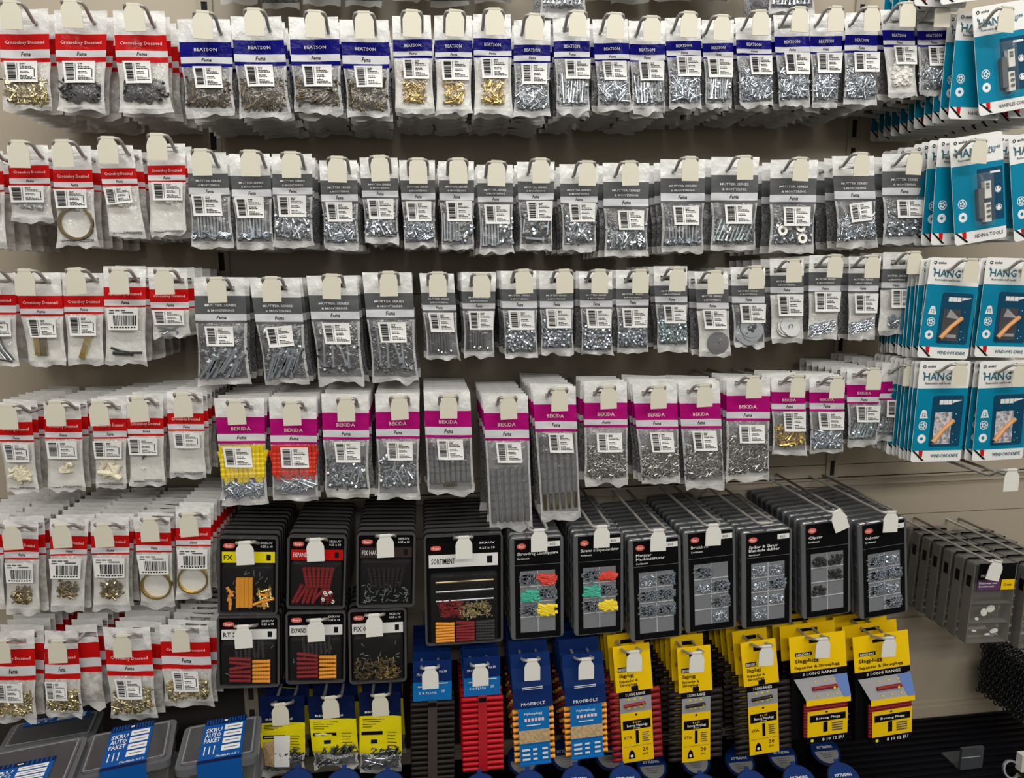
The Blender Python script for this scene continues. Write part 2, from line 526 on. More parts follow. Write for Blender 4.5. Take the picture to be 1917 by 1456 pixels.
def contents(key, w, h, rnd):
    mb = MB()
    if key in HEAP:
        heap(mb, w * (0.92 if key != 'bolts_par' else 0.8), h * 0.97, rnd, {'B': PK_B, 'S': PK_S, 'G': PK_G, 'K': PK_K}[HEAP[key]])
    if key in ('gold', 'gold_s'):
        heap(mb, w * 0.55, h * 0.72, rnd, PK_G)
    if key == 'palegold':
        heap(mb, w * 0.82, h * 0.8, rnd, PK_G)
    S = STEEL

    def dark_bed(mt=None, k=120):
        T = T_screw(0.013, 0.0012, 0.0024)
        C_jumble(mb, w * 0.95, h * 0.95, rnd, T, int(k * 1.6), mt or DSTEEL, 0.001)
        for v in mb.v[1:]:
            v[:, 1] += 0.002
    if key in ('gold', 'gold_s'):
        C_jumble(mb, w * 0.55, h * 0.78, rnd, T_screw(0.015, 0.0012, 0.0027), 120, GOLD, 0.003)
    elif key == 'palegold':
        C_jumble(mb, w * 0.88, h * 0.9, rnd, T_screw(0.015, 0.0014, 0.0027), 150, PALEGOLD, 0.003)
        C_jumble(mb, w * 0.8, h * 0.9, rnd, T_nut(0.004, 0.003), 25, PALEGOLD, 0.003)
    elif key == 'goldnut':
        C_jumble(mb, w * 0.85, h * 0.9, rnd, T_bolt(0.011, 0.0018, 0.003), 150, GOLD, 0.003)
    elif key == 'brown':
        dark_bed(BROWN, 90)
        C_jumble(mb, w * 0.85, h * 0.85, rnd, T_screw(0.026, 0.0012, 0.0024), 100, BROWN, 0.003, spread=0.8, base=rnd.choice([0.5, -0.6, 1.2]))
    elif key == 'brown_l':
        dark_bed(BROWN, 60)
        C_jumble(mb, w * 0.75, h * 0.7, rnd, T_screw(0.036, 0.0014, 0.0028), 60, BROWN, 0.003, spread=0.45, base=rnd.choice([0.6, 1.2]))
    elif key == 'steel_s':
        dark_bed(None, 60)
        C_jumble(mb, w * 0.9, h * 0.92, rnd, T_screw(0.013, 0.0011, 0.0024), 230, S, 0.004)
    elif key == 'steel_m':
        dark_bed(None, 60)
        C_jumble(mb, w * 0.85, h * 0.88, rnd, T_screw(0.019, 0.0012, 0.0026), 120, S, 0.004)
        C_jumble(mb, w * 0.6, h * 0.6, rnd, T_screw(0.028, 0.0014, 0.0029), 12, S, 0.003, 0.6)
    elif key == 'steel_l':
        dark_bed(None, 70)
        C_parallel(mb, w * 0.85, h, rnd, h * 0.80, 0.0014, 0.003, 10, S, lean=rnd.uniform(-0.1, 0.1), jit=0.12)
        C_jumble(mb, w * 0.9, h * 0.25, rnd, T_nut(0.003, 0.0028), 14, S, 0.002)
    elif key == 'bolts_par':
        C_parallel(mb, w * 0.72, h, rnd, h * 0.80, 0.0017, 0.0034, 9, S, jit=0.08)
        for i in range(22):
            put(mb, T_nut(0.0036, 0.003), (rnd.uniform(-0.45, 0.45) * w, -0.002, (-0.42 + 0.16 * rnd.random()) * h), rnd.uniform(0, 3), S, rnd.uniform(0, 1.5), 0)
    elif key == 'bolts_half':
        C_parallel(mb, w, h, rnd, h * 0.85, 0.0019, 0.0036, 6, S, jit=0.03, x0=-0.45, x1=0.1)
        C_jumble(mb, w * 0.4, h * 0.85, rnd, T_nut(0.0038, 0.003), 34, S, 0.003)
        for v in mb.v[-34:]:
            v[:, 0] += 0.29 * w
    elif key == 'bolts_diag':
        dark_bed(None, 60)
        C_parallel(mb, w * 0.8, h, rnd, h * 0.82, 0.0018, 0.0036, 9, BSTEEL, lean=0.38, jit=0.05)
        C_jumble(mb, w * 0.9, h * 0.3, rnd, T_nut(0.0034, 0.003), 12, S, 0.002)
    elif key == 'steel_mix':
        dark_bed(None, 80)
        C_jumble(mb, w * 0.9, h * 0.9, rnd, T_nut(0.0036, 0.003), 60, S, 0.003)
        C_jumble(mb, w * 0.7, h * 0.7, rnd, T_bolt(0.024, 0.0015, 0.003), 26, S, 0.004, 0.7)
    elif key == 'few_big':
        dark_bed(BLACKM, 60)
        B = T_bolt(0.03, 0.0022, 0.0045)
        for x, z, a in ((-0.1, 0.3, 1.5), (0.35, 0.05, 0.1), (-0.05, -0.36, 1.65), (-0.38, 0.1, 0.1)):
            put(mb, B, (x * w, -0.003, z * h), a, S)
        C_jumble(mb, w * 0.5, h * 0.5, rnd, T_nut(0.0055, 0.004), 8, S, 0.003, 1.5)
    elif key == 'bolts_big':
        dark_bed(None, 110)
        C_jumble(mb, w * 0.8, h * 0.9, rnd, T_nut(0.0045, 0.0035), 40, S, 0.002)
        B = T_bolt(0.042, 0.0030, 0.0052)
        for i in range(8):
            put(mb, B, ((-0.3 + 0.085 * i) * w, -0.004, (-0.22 + rnd.uniform(-0.1, 0.1)) * h), 0.5 + rnd.uniform(-0.15, 0.25), S)
    elif key == 'bolts_long':
        dark_bed(None, 110)
        C_jumble(mb, w * 0.85, h * 0.9, rnd, T_nut(0.0035, 0.003), 36, DSTEEL, 0.002)
        B = T_bolt(0.06, 0.0026, 0.0046)
        for i, x in enumerate((-0.3, -0.12, 0.05, 0.2)):
            put(mb, B, (x * w, -0.003, rnd.uniform(-0.05, 0.05) * h), math.pi + (-0.25 if i == 2 else rnd.uniform(-0.08, 0.08)), S)
    elif key == 'studs':
        C_parallel(mb, w * 0.62, h, rnd, h * 0.86, 0.0022, 0.0026, 7, DSTEEL, jit=0.02, x0=-0.65, x1=0.35)
        C_jumble(mb, w * 0.6, h * 0.1, rnd, T_nut(0.0028, 0.002), 6, S, 0.001)
        for v in mb.v[-6:]:
            v[:, 2] -= 0.43 * h
    elif key in ('nuts', 'nuts_b'):
        mt = S if key == 'nuts' else BSTEEL
        dark_bed(None, 60)
        C_jumble(mb, w * 0.88, h * 0.9, rnd, T_nut(0.0030, 0.0026), 230, mt, 0.004)
    elif key == 'nuts_big':
        dark_bed(None, 60)
        C_jumble(mb, w * 0.85, h * 0.9, rnd, T_nut(0.004, 0.003), 60, S, 0.003)
        for x, z in ((-0.25, 0.0), (0.15, 0.12), (0.2, -0.3)):
            put(mb, T_ring(0.0085, 0.002), (x * w, -0.005, z * h), 0.1, WPLAS, 1.4)
    elif key == 'disc':
        put(mb, lathe([(0.002, 0.001), (0.002, -0.001), (0.019, -0.001), (0.019, 0.001), (0.002, 0.001)], 28), (0.1 * w, 0, -0.08 * h), 0, GPLUG, math.pi / 2)
    elif key == 'big_washers':
        for i, (x, z) in enumerate(((0.05, 0.22), (0.1, 0.05), (0.0, -0.12), (-0.1, -0.05))):
            put(mb, T_ring(0.019, 0.0016, 24), (x * w, -0.002 + i * 0.0012, z * h), 0, S, math.pi / 2 - 0.08)
        C_jumble(mb, w * 0.4, h * 0.5, rnd, T_nut(0.0035, 0.003), 16, DSTEEL, 0.002)
    elif key == 'galv':
        for i in range(7):
            put(mb, T_ring(0.015, 0.0014, 20), (rnd.uniform(-0.14, 0.14) * w, -0.001 * i + 0.003, rnd.uniform(-0.1, 0.1) * h), 0, SILV, 1.3)
    elif key == 'chain':
        T = T_link(0.0085, 0.0009)
        for r in range(4):
            for i in range(12):
                put(mb, T, ((-0.4 + 0.068 * i) * w, rnd.uniform(-0.002, 0.002), (-0.05 + 0.12 * (r - 1.5) + 0.18 * (i / 12 - 0.5) + rnd.uniform(-0.03, 0.03)) * h), 1.2 + rnd.uniform(-0.3, 0.3), S, 0, 1.57 * (i % 2))
    elif key == 'hook_bits':
        C_jumble(mb, w * 0.35, h * 0.5, rnd, T_link(0.011, 0.0013), 12, S, 0.003)
        put(mb, T_ring(0.006, 0.002), (-0.1 * w, -0.004, 0.18 * h), 0, S, 1.4)
    elif key == 'black_hooks':
        C_jumble(mb, w * 0.8, h * 0.6, rnd, T_wirehook(0.022, 0.0016), 80, BLACKM, 0.004)
        C_jumble(mb, w * 0.8, h * 0.6, rnd, T_nut(0.004, 0.003), 40, BLACKM, 0.003)
    elif key == 'ring_bronze':
        for i in range(5):
            put(mb, lathe([(0.0215, -0.001), (0.0245, -0.001), (0.0245, 0.001), (0.0215, 0.001), (0.0215, -0.001)], 32), (rnd.uniform(-0.02, 0.02) * w, -0.003 + 0.0014 * i, rnd.uniform(-0.02, 0.02) * h), 0, BRONZE, math.pi / 2)
    elif key == 'ring_gold':
        for i in range(4):
            put(mb, lathe([(0.0215, -0.0008), (0.0236, -0.0008), (0.0236, 0.0008), (0.0215, 0.0008), (0.0215, -0.0008)], 32), (rnd.uniform(-0.03, 0.03) * w, -0.003 + 0.0014 * i, rnd.uniform(-0.02, 0.02) * h), 0, GOLD, math.pi / 2 + 0.05)
    elif key == 'cream_bit':
        for i in range(4):
            put(mb, lathe([(0, -0.006), (0.003, -0.006), (0.0045, -0.002), (0.0025, 0.002), (0.005, 0.006), (0, 0.006)], 8), (rnd.uniform(-0.2, 0.2) * w, 0, (0.32 + rnd.uniform(-0.06, 0.06)) * h), rnd.uniform(0, 3), CREAM)
    elif key in ('cream_hooks', 'cream_plugs', 'cream_part'):
        n = {'cream_hooks': 20, 'cream_plugs': 14, 'cream_part': 4}[key]
        T = T_wirehook(0.016, 0.003) if key != 'cream_plugs' else lathe([(0, -0.01), (0.0035, -0.01), (0.0048, 0.006), (0.0035, 0.01), (0, 0.01)], 8)
        C_jumble(mb, w * (0.62 if n > 5 else 0.3), h * 0.62, rnd, T, n, CREAM, 0.004)
    elif key == 'grey_bits':
        C_jumble(mb, w * 0.6, h * 0.3, rnd, T_nut(0.004, 0.003), 16, SILV, 0.002)
    elif key == 'straps':
        for i in range(4):
            mb.tube([(-0.1 * w + i * 0.004, 0, 0.5 * h), (0.05 * w + i * 0.004, -0.001, 0), (0.25 * w + i * 0.004, -0.002, -0.35 * h)], 0.0012, BLACKM if i % 2 else STEEL)
        mb.tube([(-0.3 * w, 0, -0.25 * h), (0.4 * w, -0.002, -0.42 * h)], 0.001, BLACKM)
    elif key == 'brass2':
        for x in (-0.2, -0.04):
            mb.box(x * w - 0.004, -0.003, -0.3 * h, x * w + 0.004, 0.002, 0.5 * h, GOLD if x < -0.1 else BRONZE)
    elif key == 'brass1':
        T = (np.array([(x, y, z) for x in (-0.004, 0.004) for y in (-0.002, 0.002) for z in (-0.02, 0.02)]), [(0, 1, 3, 2), (4, 6, 7, 5), (0, 4, 5, 1), (2, 3, 7, 6), (0, 2, 6, 4), (1, 5, 7, 3)])
        put(mb, T, (0.02 * w, -0.001, 0.1 * h), 0.3, GOLD)
    elif key == 'clamp':
        mb.tube([(-0.35 * w, -0.002, 0.1 * h), (-0.1 * w, -0.002, -0.02 * h), (0.15 * w, -0.002, -0.06 * h), (0.42 * w, -0.002, -0.04 * h)], 0.0022, BLACKM)
        mb.tube([(-0.3 * w, -0.002, -0.1 * h), (0.0, -0.002, -0.11 * h), (0.2 * w, -0.002, -0.08 * h)], 0.003, BLACKM)
        mb.tube([(0.05 * w, -0.002, -0.1 * h), (0.2 * w, -0.002, -0.16 * h)], 0.0016, BLACKM)
    elif key == 'silver_hooks':
        C_jumble(mb, w * 0.6, h * 0.5, rnd, T_wirehook(0.03, 0.001), 5, S, 0.002, 0.4, 1.4)
    elif key == 'tiny':
        put(mb, T_screw(0.008, 0.0015, 0.003), (-0.1 * w, 0, 0.3 * h), 0.5, BLACKM)
        put(mb, T_nut(0.003, 0.002), (-0.1 * w, -0.001, -0.05 * h), 0.5, WPLAS)
    elif key == 'white_bits':
        C_jumble(mb, w * 0.6, h * 0.7, rnd, lathe([(0, -0.004), (0.003, -0.004), (0.0036, 0.002), (0, 0.004)], 6), 70, WPLAS, 0.003)
    elif key == 'bronze_hooks':
        C_jumble(mb, w * 0.55, h * 0.55, rnd, T_wirehook(0.016, 0.0012), 60, BRONZE, 0.004)
        C_jumble(mb, w * 0.5, h * 0.4, rnd, T_nut(0.003, 0.003), 26, PALEGOLD, 0.004)
    elif key in ('plugs_yellow', 'plugs_red'):
        mt = YPLUG if key == 'plugs_yellow' else RPLUG
        T = T_plug(h * 0.60, 0.0042)
        for i in range(20):
            put(mb, T, ((-0.49 + 0.98 * (i % 10 + 0.5) / 10) * w, 0.003 * (i // 10) - 0.002, (0.20 - 0.10 * (i // 10)) * h), rnd.uniform(-0.25, 0.25) if i > 9 else rnd.uniform(-0.06, 0.06), mt)
        k = len(mb.v)
        C_jumble(mb, w * 0.85, h * 0.32, rnd, T_screw(0.016 if key == 'plugs_yellow' else 0.03, 0.0014, 0.0028), 90 if key == 'plugs_yellow' else 40, S, 0.003, 3.1 if key == 'plugs_yellow' else 0.8, 1.3)
        for v in mb.v[k:]:
            v[:, 2] -= 0.32 * h
    elif key == 'plugs_grey':
        T = T_plug(h * 0.84, 0.0040)
        for i in range(8):
            put(mb, T, ((-0.46 + 0.92 * (i + 0.5) / 8) * w, 0, 0.05 * h + rnd.uniform(-0.02, 0.02) * h), math.pi, GPLUG)
        C_parallel(mb, w * 0.3, h * 0.3, rnd, 0.022, 0.0016, 0.003, 4, BRONZE, zc=-1.1)
    elif key == 'plugs_long':
        for i in range(6):
            put(mb, T_plug(h * 0.86, 0.0042), ((-0.46 + 0.92 * (i + 0.5) / 6) * w, 0, -0.02 * h), math.pi + rnd.uniform(-0.02, 0.02), GPLUG)
    elif key == 'plugs_brass':
        for i in range(6):
            x = (-0.46 + 0.92 * (i + 0.5) / 6) * w
            put(mb, T_plug(h * 0.72, 0.0042), (x, 0, 0.14 * h), math.pi, GPLUG)
            put(mb, lathe([(0, -0.013), (0.003, -0.013), (0.0036, 0.013), (0, 0.013)], 8), (x, 0, -0.34 * h), 0, BRONZE)
    elif key == 'nails':
        dark_bed(DSTEEL, 140)
        C_jumble(mb, w * 0.92, h * 0.95, rnd, T_screw(0.010, 0.0011, 0.0022), 330, mat('dull_zinc', (0.42, 0.41, 0.39), 0.3, 1.0), 0.003)
    elif key == 'nail_long':
        dark_bed(None, 40)
        C_jumble(mb, w * 0.8, h * 0.6, rnd, T_screw(0.034, 0.0010, 0.0022), 46, DSTEEL, 0.003, 0.6, 0.9)
        C_jumble(mb, w * 0.8, h * 0.6, rnd, T_screw(0.034, 0.0010, 0.0022), 9, STEEL, 0.003, 0.6, rnd.choice([0.3, 1.2]))
    return mb if mb.n else None


# ------------------------------------------------------------------ hooks
HL = 0.226            # reach of the display hooks
HOOKNAME = 'display_hook'


def hook(pos, label, L=HL, straight=False, tagroll=0.0, group='display hooks with cream tags', with_tag=True, lift=0.016, tmat=None):
    tmat = tmat or TAG
    """pos: world point of the middle of the front bar"""
    root = thing(HOOKNAME, label, 'hook', (pos.x, 0.0, pos.z), group)
    r, hw = 0.0026, 0.0145
    dz = 0.0 if straight else -lift
    run = 0.027
    mb = MB()
    pts = [(-hw, -0.001, dz)]
    pts += [(-hw, pos.y + run + 0.012, dz), (-hw, pos.y + run, dz + 0.0008), (-hw, pos.y + 0.008, -0.003 if not straight else 0), (-hw + 0.002, pos.y + 0.002, 0), (-hw + 0.005, pos.y, 0)]
    pts += [(-p[0], p[1], p[2]) for p in reversed(pts)]
    mb.tube(pts, r, WIRE, 8)
    mb.build('wire', root, True)
    if with_tag:
        tb = MB()
        w, h, t = 0.0136, 0.0352, 0.0012
        out = [(-w * 0.62, 0.0025), (w * 0.62, 0.0025), (w * 0.64, -0.0025), (w * 0.86, -0.006), (w, -0.011), (w, -h), (-w, -h), (-w, -0.011), (-w * 0.86, -0.006), (-w * 0.64, -0.0025)]
        n = len(out)
        V = [(x, -0.0032, z) for x, z in out] + [(x, -0.0032 + t, z) for x, z in out]
        tb.add(V, [tuple(range(n)), tuple(range(2 * n - 1, n - 1, -1))] + [(i, n + i, n + (i + 1) % n, (i + 1) % n) for i in range(n)], tmat)
        o = tb.build('tag_holder', root)
        cb = MB()
        cb.tube([(-w * 0.62, 0, 0), (w * 0.62, 0, 0)], 0.0034, tmat, 10)
        cb.build('clip', o, True)
        o.location = (0, pos.y, 0)
        o.rotation_euler = (0, tagroll, 0)
    return root


# ------------------------------------------------------------------ poly bags
STY = {
    'red': dict(name='fitting_bag', col=RED, back=BACK_W, bulk=BULK_W, adj='red', title=['Crosseboy Dossned'], group='red topped bags of fittings', ink=PINK),
    'blue': dict(name='screw_bag', col=BLUE, back=BACK_G, bulk=BULK_G, adj='blue', title=['BEATSON'], group='blue topped bags of screws', ink=WINK),
    'grey': dict(name='bolt_bag', col=GREY, back=BACK_D, bulk=BULK_G, adj='grey', title=['MUTTER SERIES', '& MONTERING'], group='grey topped bags of bolts and nuts', ink=WINK),
    'mag': dict(name='anchor_bag', col=MAG, back=BACK_G, bulk=BULK_G, adj='magenta', title=['BEKIDA'], group='magenta topped bags of anchors and screws', ink=PINK),
    'nail': dict(name='nail_bag', col=NAVYC, back=BACK_D, bulk=BULK_G, adj='navy', title=[], group='navy topped bags of nails', ink=WINK),
}


def lerp(a, b, t):
    return a + (b - a) * t


class Bag:
    """geometry of one poly bag hanging in the plane Y; u across, t down"""

    def __init__(s, d, Y, org, seed):
        s.d, s.Y, s.o = d, Y, org
        x0, x1, yt, a0, a1, yb = d['q']
        s.A, s.B = P(x0, yt, Y), P(x1, yt, Y)
        s.C, s.D = P(a0, yb, Y), P(a1, yb, Y)
        s.off = Vector((seed * 3.17, seed * 1.3, seed * 0.71))
        s.tA, s.tB, s.tC, s.tD = [(b - yt) / (yb - yt) for b in d['b']]
        s.w = ((s.B - s.A).length + (s.D - s.C).length) / 2
        s.h = ((s.A - s.C).length + (s.B - s.D).length) / 2
        rr = random.Random(seed)
        s.bulge = min(0.0085, 0.11 * s.w) * d.get('bul', 1.0)
        s.ph = rr.uniform(0, 6)
        s.wave = rr.uniform(0.001, 0.0045)
        s.rag = rr.uniform(0.003, 0.0095)
        s.flip = rr.uniform(-0.004, 0.004)
        s.tS = 1 - rr.uniform(0.05, 0.085)

    def smooth(s, u, t):
        if t <= s.tD:
            return 0.0
        k = (t - s.tD) / max(s.tS - s.tD, 1e-3)
        prof = max(math.sin(math.pi * min(k, 1.0) ** 0.95), 0.0) ** 0.45 if k < 1 else 0
        e = max(math.sin(math.pi * min(max(u, 0), 1)), 0) ** 0.45
        return s.bulge * prof * e

    def crinkle(s, u, t):
        p = Vector((u * s.w * 60, t * s.h * 60, 0)) + s.off
        c = noise.noise(p) * 0.0013 + noise.noise(p * 2.7) * 0.0006
        if t < s.tA:
            c *= 1.5
            q = u * s.w - t * s.h * (0.6 if s.ph > 3 else -0.8)
            c += 0.0013 * max(0.0, 1 - abs(((q * 38 + s.ph) % 2) - 1) * 4)
        if t < s.tD:
            c = c * 0.8 + 0.0014 * math.sin(u * 5 + s.ph)
        if t > s.tS:
            c += s.wave * math.sin(u * 9 + s.ph) * (t - s.tS) / (1 - s.tS)
        return c

    def at(s, u, t, dep):
        p = s.A.lerp(s.B, u).lerp(s.C.lerp(s.D, u), t)
        if t > 0.93:
            g = (t - 0.93) / 0.07
            p = p + Vector((g * s.flip * (u - 0.5), 0, g * s.rag * noise.noise(Vector((u * 4.5, s.ph, 1.7)) + s.off)))
            p = p + Vector((g * 0.0015 * noise.noise(Vector((s.ph, u * 3, 5.1))), 0, 0))
        # soft pinch at the shoulders of the filled pouch
        if s.tD < t < s.tS:
            k = (t - s.tD) / (s.tS - s.tD)
            p = p + Vector(((0.5 - u) * 0.10 * s.w * math.sin(math.pi * k) * s.d.get('pinch', 0.6), 0, 0))
        return Vector((p.x, s.Y - dep, p.z)) - s.o

    def surf(s, u, t, lift=0.0):
        return s.at(u, t, s.smooth(u, t) + s.crinkle(u, t) + lift)

    def uv(s, px, py):
        x0, x1, yt, a0, a1, yb = s.d['q']
        t = (py - yt) / (yb - yt)
        l, r = lerp(x0, a0, t), lerp(x1, a1, t)
        return (px - l) / (r - l), t

    def cols(s, n, hu0=None, hu1=None):
        c = [i / n for i in range(n + 1)]
        if hu0 is not None:
            c = [x for x in c if min(abs(x - hu0), abs(x - hu1)) > 0.5 / n or x in (0, 1)] + [hu0, hu1]
        return sorted(c)

    def grid(s, mb, us, ts, fn, mtf, hole=None):
        V = [fn(u, t) for t in ts for u in us]
        n = len(us)
        byM = {}
        for j in range(len(ts) - 1):
            for i in range(n - 1):
                uc, tc_ = (us[i] + us[i + 1]) / 2, (ts[j] + ts[j + 1]) / 2
                if hole and hole[0] < uc < hole[1] and hole[2] < tc_ < hole[3]:
                    continue
                byM.setdefault(mtf(uc, tc_), []).append((j * n + i, (j + 1) * n + i, (j + 1) * n + i + 1, j * n + i + 1))
        start = mb.n
        mb.add(V, [], next(iter(byM)))
        for mt, F in byM.items():
            k = mb.mi(mt)
            for q in F:
                mb.f.append(tuple(start + v for v in q))
                mb.m.append(k)

    def hole_uv(s, hookx, hookz):
        """hole of the header round the two prongs, in u, t"""
        top, bot = s.A.z, s.C.z
        t = (top - (hookz - s.o.z + s.o.z)) / (top - bot)
        l, r = lerp(s.A.x, s.C.x, t), lerp(s.B.x, s.D.x, t)
        u = (hookx - l) / (r - l)
        hw = 0.0168 / (r - l)
        hh = 0.0042 / s.h
        return max(u - hw, 0.04), min(u + hw, 0.96), max(t - hh * 1.2, 0.012), t + hh * 0.7


def make_front_bag(d, style, label, hookpos, seed):
    S = STY[style]
    Y = hookpos.y + 0.034
    org = Vector((hookpos.x, Y, hookpos.z - 0.016))
    b = Bag(d, Y, org, seed)
    root = thing(S['name'], label, 'bag', org, S['group'])
    rnd = random.Random(seed * 7 + 1)
    hole = b.hole_uv(org.x, org.z)
    us = b.cols(16, hole[0], hole[1])
    hd = MB()
    base = [0.0, hole[2], hole[3], b.tA, b.tB, b.tC, b.tD]
    base = sorted(set(base))
    ts = []
    for i in range(len(base) - 1):
        k = max(1, int((base[i + 1] - base[i]) / 0.022))
        ts += [lerp(base[i], base[i + 1], j / k) for j in range(k)]
    ts.append(base[-1])
    colr = S['col']

    def hm(u, t):
        if style == 'nail':
            return NAVYC if t < b.tB else LEMON
        return WHITE if t < b.tA else (colr if t < b.tB else (STRIPE if t < b.tC else colr))
    b.grid(hd, us, ts, lambda u, t: b.surf(u, t), hm, hole)
    # lettering
    f = lambda x, z: tuple(b.surf(x, z, 0.0006))
    asp = b.w / b.h
    if style != 'nail':
        lines = S['title']
        zone0, zone1 = b.tA, b.tB
        if style == 'grey':
            zone0 = lerp(zone0, zone1, 0.30)
        elif style == 'mag':
            zone0 = lerp(zone0, zone1, 0.35)
        step = (zone1 - zone0) / (len(lines) + 0.4)
        hgt = min(step * 0.48, 0.034)
        for i, st in enumerate(lines):
            V2, F, wt = textmesh(st)
            uw = {'red': 0.80, 'blue': 0.44, 'grey': 0.62, 'mag': 0.40}[style] * (0.85 if i else 1)
            tz = zone0 + step * (i + 0.75)
            hd.add([f(0.5 + (a / wt - 0.5) * uw, tz - (bb - 0.4) * hgt) for a, bb in V2], F, S['ink'])
        V2, F, wt = textmesh('Fema')
        hs = (b.tC - b.tB) * 0.54
        uw = 0.19
        hd.add([f(0.5 + (a / wt - 0.5) * uw + bb * 0.02, (b.tB + b.tC) / 2 - (bb - 0.45) * hs) for a, bb in V2], F, INK)
    else:
        for i in range(4):
            t = lerp(b.tB, b.tC, 0.12 + 0.10 * i)
            hd.add([f(x, z) for x, z in ((0.08, t), (0.6 - 0.1 * i, t), (0.6 - 0.1 * i, t + 0.008), (0.08, t + 0.008))], [(0, 1, 2, 3)], INK)
        for i in range(6):
            t = lerp(b.tB, b.tD, 0.42 + 0.09 * i)
            hd.add([f(x, z) for x, z in ((0.66, t), (0.88 - 0.02 * (i % 3), t), (0.88 - 0.02 * (i % 3), t + 0.008), (0.66, t + 0.008))], [(0, 1, 2, 3)], INK)
        t = lerp(b.tB, b.tD, 0.40)
        hd.add([f(x, z) for x, z in ((0.05, t), (0.55, t), (0.55, t + 0.045), (0.05, t + 0.045))], [(0, 1, 2, 3)], BLACKC)
        hd.add([tuple(b.surf(x, z, 0.0008)) for x, z in ((0.09, t + 0.015), (0.36, t + 0.015), (0.36, t + 0.028), (0.09, t + 0.028))], [(0, 1, 2, 3)], WINK)
        t = lerp(b.tB, b.tD, 0.62)
        hd.add([f(x, z) for x, z in ((0.27, t), (0.42, t), (0.42, t + 0.05), (0.27, t + 0.05))], [(0, 1, 2, 3)], NAVYC)
        if d.get('sticker'):
            q_ = MB()
            q_.add([tuple(b.surf(x, z, 0.0012)) for x, z in ((0.30, 0.50), (0.66, 0.50), (0.66, 0.86), (0.30, 0.86))], [(0, 3, 2, 1)], LABEL)
            for i in range(3):
                q_.add([tuple(b.surf(x, z, 0.0016)) for x, z in ((0.31 + .12 * i, 0.67), (0.40 + .12 * i, 0.665), (0.40 + .12 * i, 0.675), (0.31 + .12 * i, 0.68))], [(0, 3, 2, 1)], INK)
            q_.add([tuple(b.surf(x, z, 0.0010)) for x, z in ((0.06, 0.58), (0.30, 0.56), (0.30, 0.86), (0.06, 0.86))], [(0, 3, 2, 1)], KRAFT)
            q_.build('price_sticker', root)
        V2, F, wt = textmesh('BENDERS')
        tz = b.tB - 0.035
        hd.add([f(0.13 + a / wt * 0.6, tz - bb * 0.028) for a, bb in V2], F, WINK)
    hd.build('header', root, True)
    # pouch
    pm = MB()
    n = 14
    tp = [lerp(b.tD, b.tS, j / n) for j in range(n + 1)] + [lerp(b.tS, 1, k) for k in (0.5, 1.0)]
    up = [0, 0.04] + [0.05 + 0.9 * i / 12 for i in range(1, 12)] + [0.95, 1.0]

    def fm(u, t):
        return SEAL if (t > b.tS or u < 0.05 or u > 0.95) else FILM
    b.grid(pm, up, tp, lambda u, t: b.surf(u, t), fm)
    bk = d.get('back') or S['back']
    b.grid(pm, [0, 0.15, 0.5, 0.85, 1], [tp[0], tp[2], tp[4], tp[8], tp[12], tp[14], lerp(b.tS, 1, .25)], lambda u, t: b.at(u, t, -0.5 * b.smooth(u, t) - 0.0008 + 0.3 * b.crinkle(u, t)), lambda u, t: bk)
    if d.get('print'):
        for i, t in enumerate((0.90, 0.925)):
            z = lerp(b.tD, 1, t - 0.02)
            x = 0.12 + 0.3 * (1 - i)
            while x < 0.9:
                e = min(x + rnd.uniform(0.03, 0.09), 0.92)
                pm.add([tuple(b.surf(a, q, 0.0007)) for a, q in ((x, z), (e, z), (e, z + 0.008), (x, z + 0.008))], [(0, 1, 2, 3)], SOFTINK)
                x = e + 0.012
    pm.build('pouch', root, True)
    # sticker
    if d.get('lab'):
        lx0, ly0, lx1, ly1 = d['lab']
        (u0, t0), (u1, t1) = b.uv(lx0, ly0), b.uv(lx1, ly1)
        sk = d.get('skew', 0.0)
        g = lambda x, z, l=0.0022: tuple(b.at(lerp(u0, u1, x) + 0.02 * z, lerp(t0, t1, z) - sk * (x - 0.5), max(b.smooth(lerp(u0, u1, x), lerp(t0, t1, z)), 0.8 * b.bulge) + l))
        lb = MB()
        k = 5
        V = [g(i / k, j / k) for j in range(k + 1) for i in range(k + 1)]
        lb.add(V, [(j * (k + 1) + i, (j + 1) * (k + 1) + i, (j + 1) * (k + 1) + i + 1, j * (k + 1) + i + 1) for j in range(k) for i in range(k)], LABEL)

        def bar(x0, z0, x1, z1, mt=INK):
            lb.add([g(x0, z0, 0.0027), g(x0, z1, 0.0027), g(x1, z1, 0.0027), g(x1, z0, 0.0027)], [(0, 1, 2, 3)], mt)
        if d.get('ean'):
            for i in range(3):
                bar(0.1 + 0.3 * i * 0.6, 0.08 + 0.0 * i, 0.24 + 0.18 * i, 0.14, SOFTINK)
            bar(0.08, 0.2, 0.25, 0.25, SOFTINK)
            bar(0.5, 0.18, 0.85, 0.24, SOFTINK)
            x = 0.2
            while x < 0.93:
                wv = rnd.choice([0.012, 0.02, 0.034])
                bar(x, 0.33, min(x + wv, 0.95), 0.80)
                x += wv + rnd.choice([0.012, 0.02, 0.03])
            for i in range(9):
                bar(0.1 + 0.095 * i, 0.85, 0.16 + 0.095 * i, 0.91)
        else:
            z = 0.09
            while z < 0.86:
                wv = rnd.choice([0.012, 0.02, 0.034, 0.05])
                bar(0.08, z, 0.34, min(z + wv, 0.9))
                z += wv + rnd.choice([0.012, 0.016, 0.03])
            bar(0.385, 0.1, 0.40, 0.88, SOFTINK)
            zz = 0.10
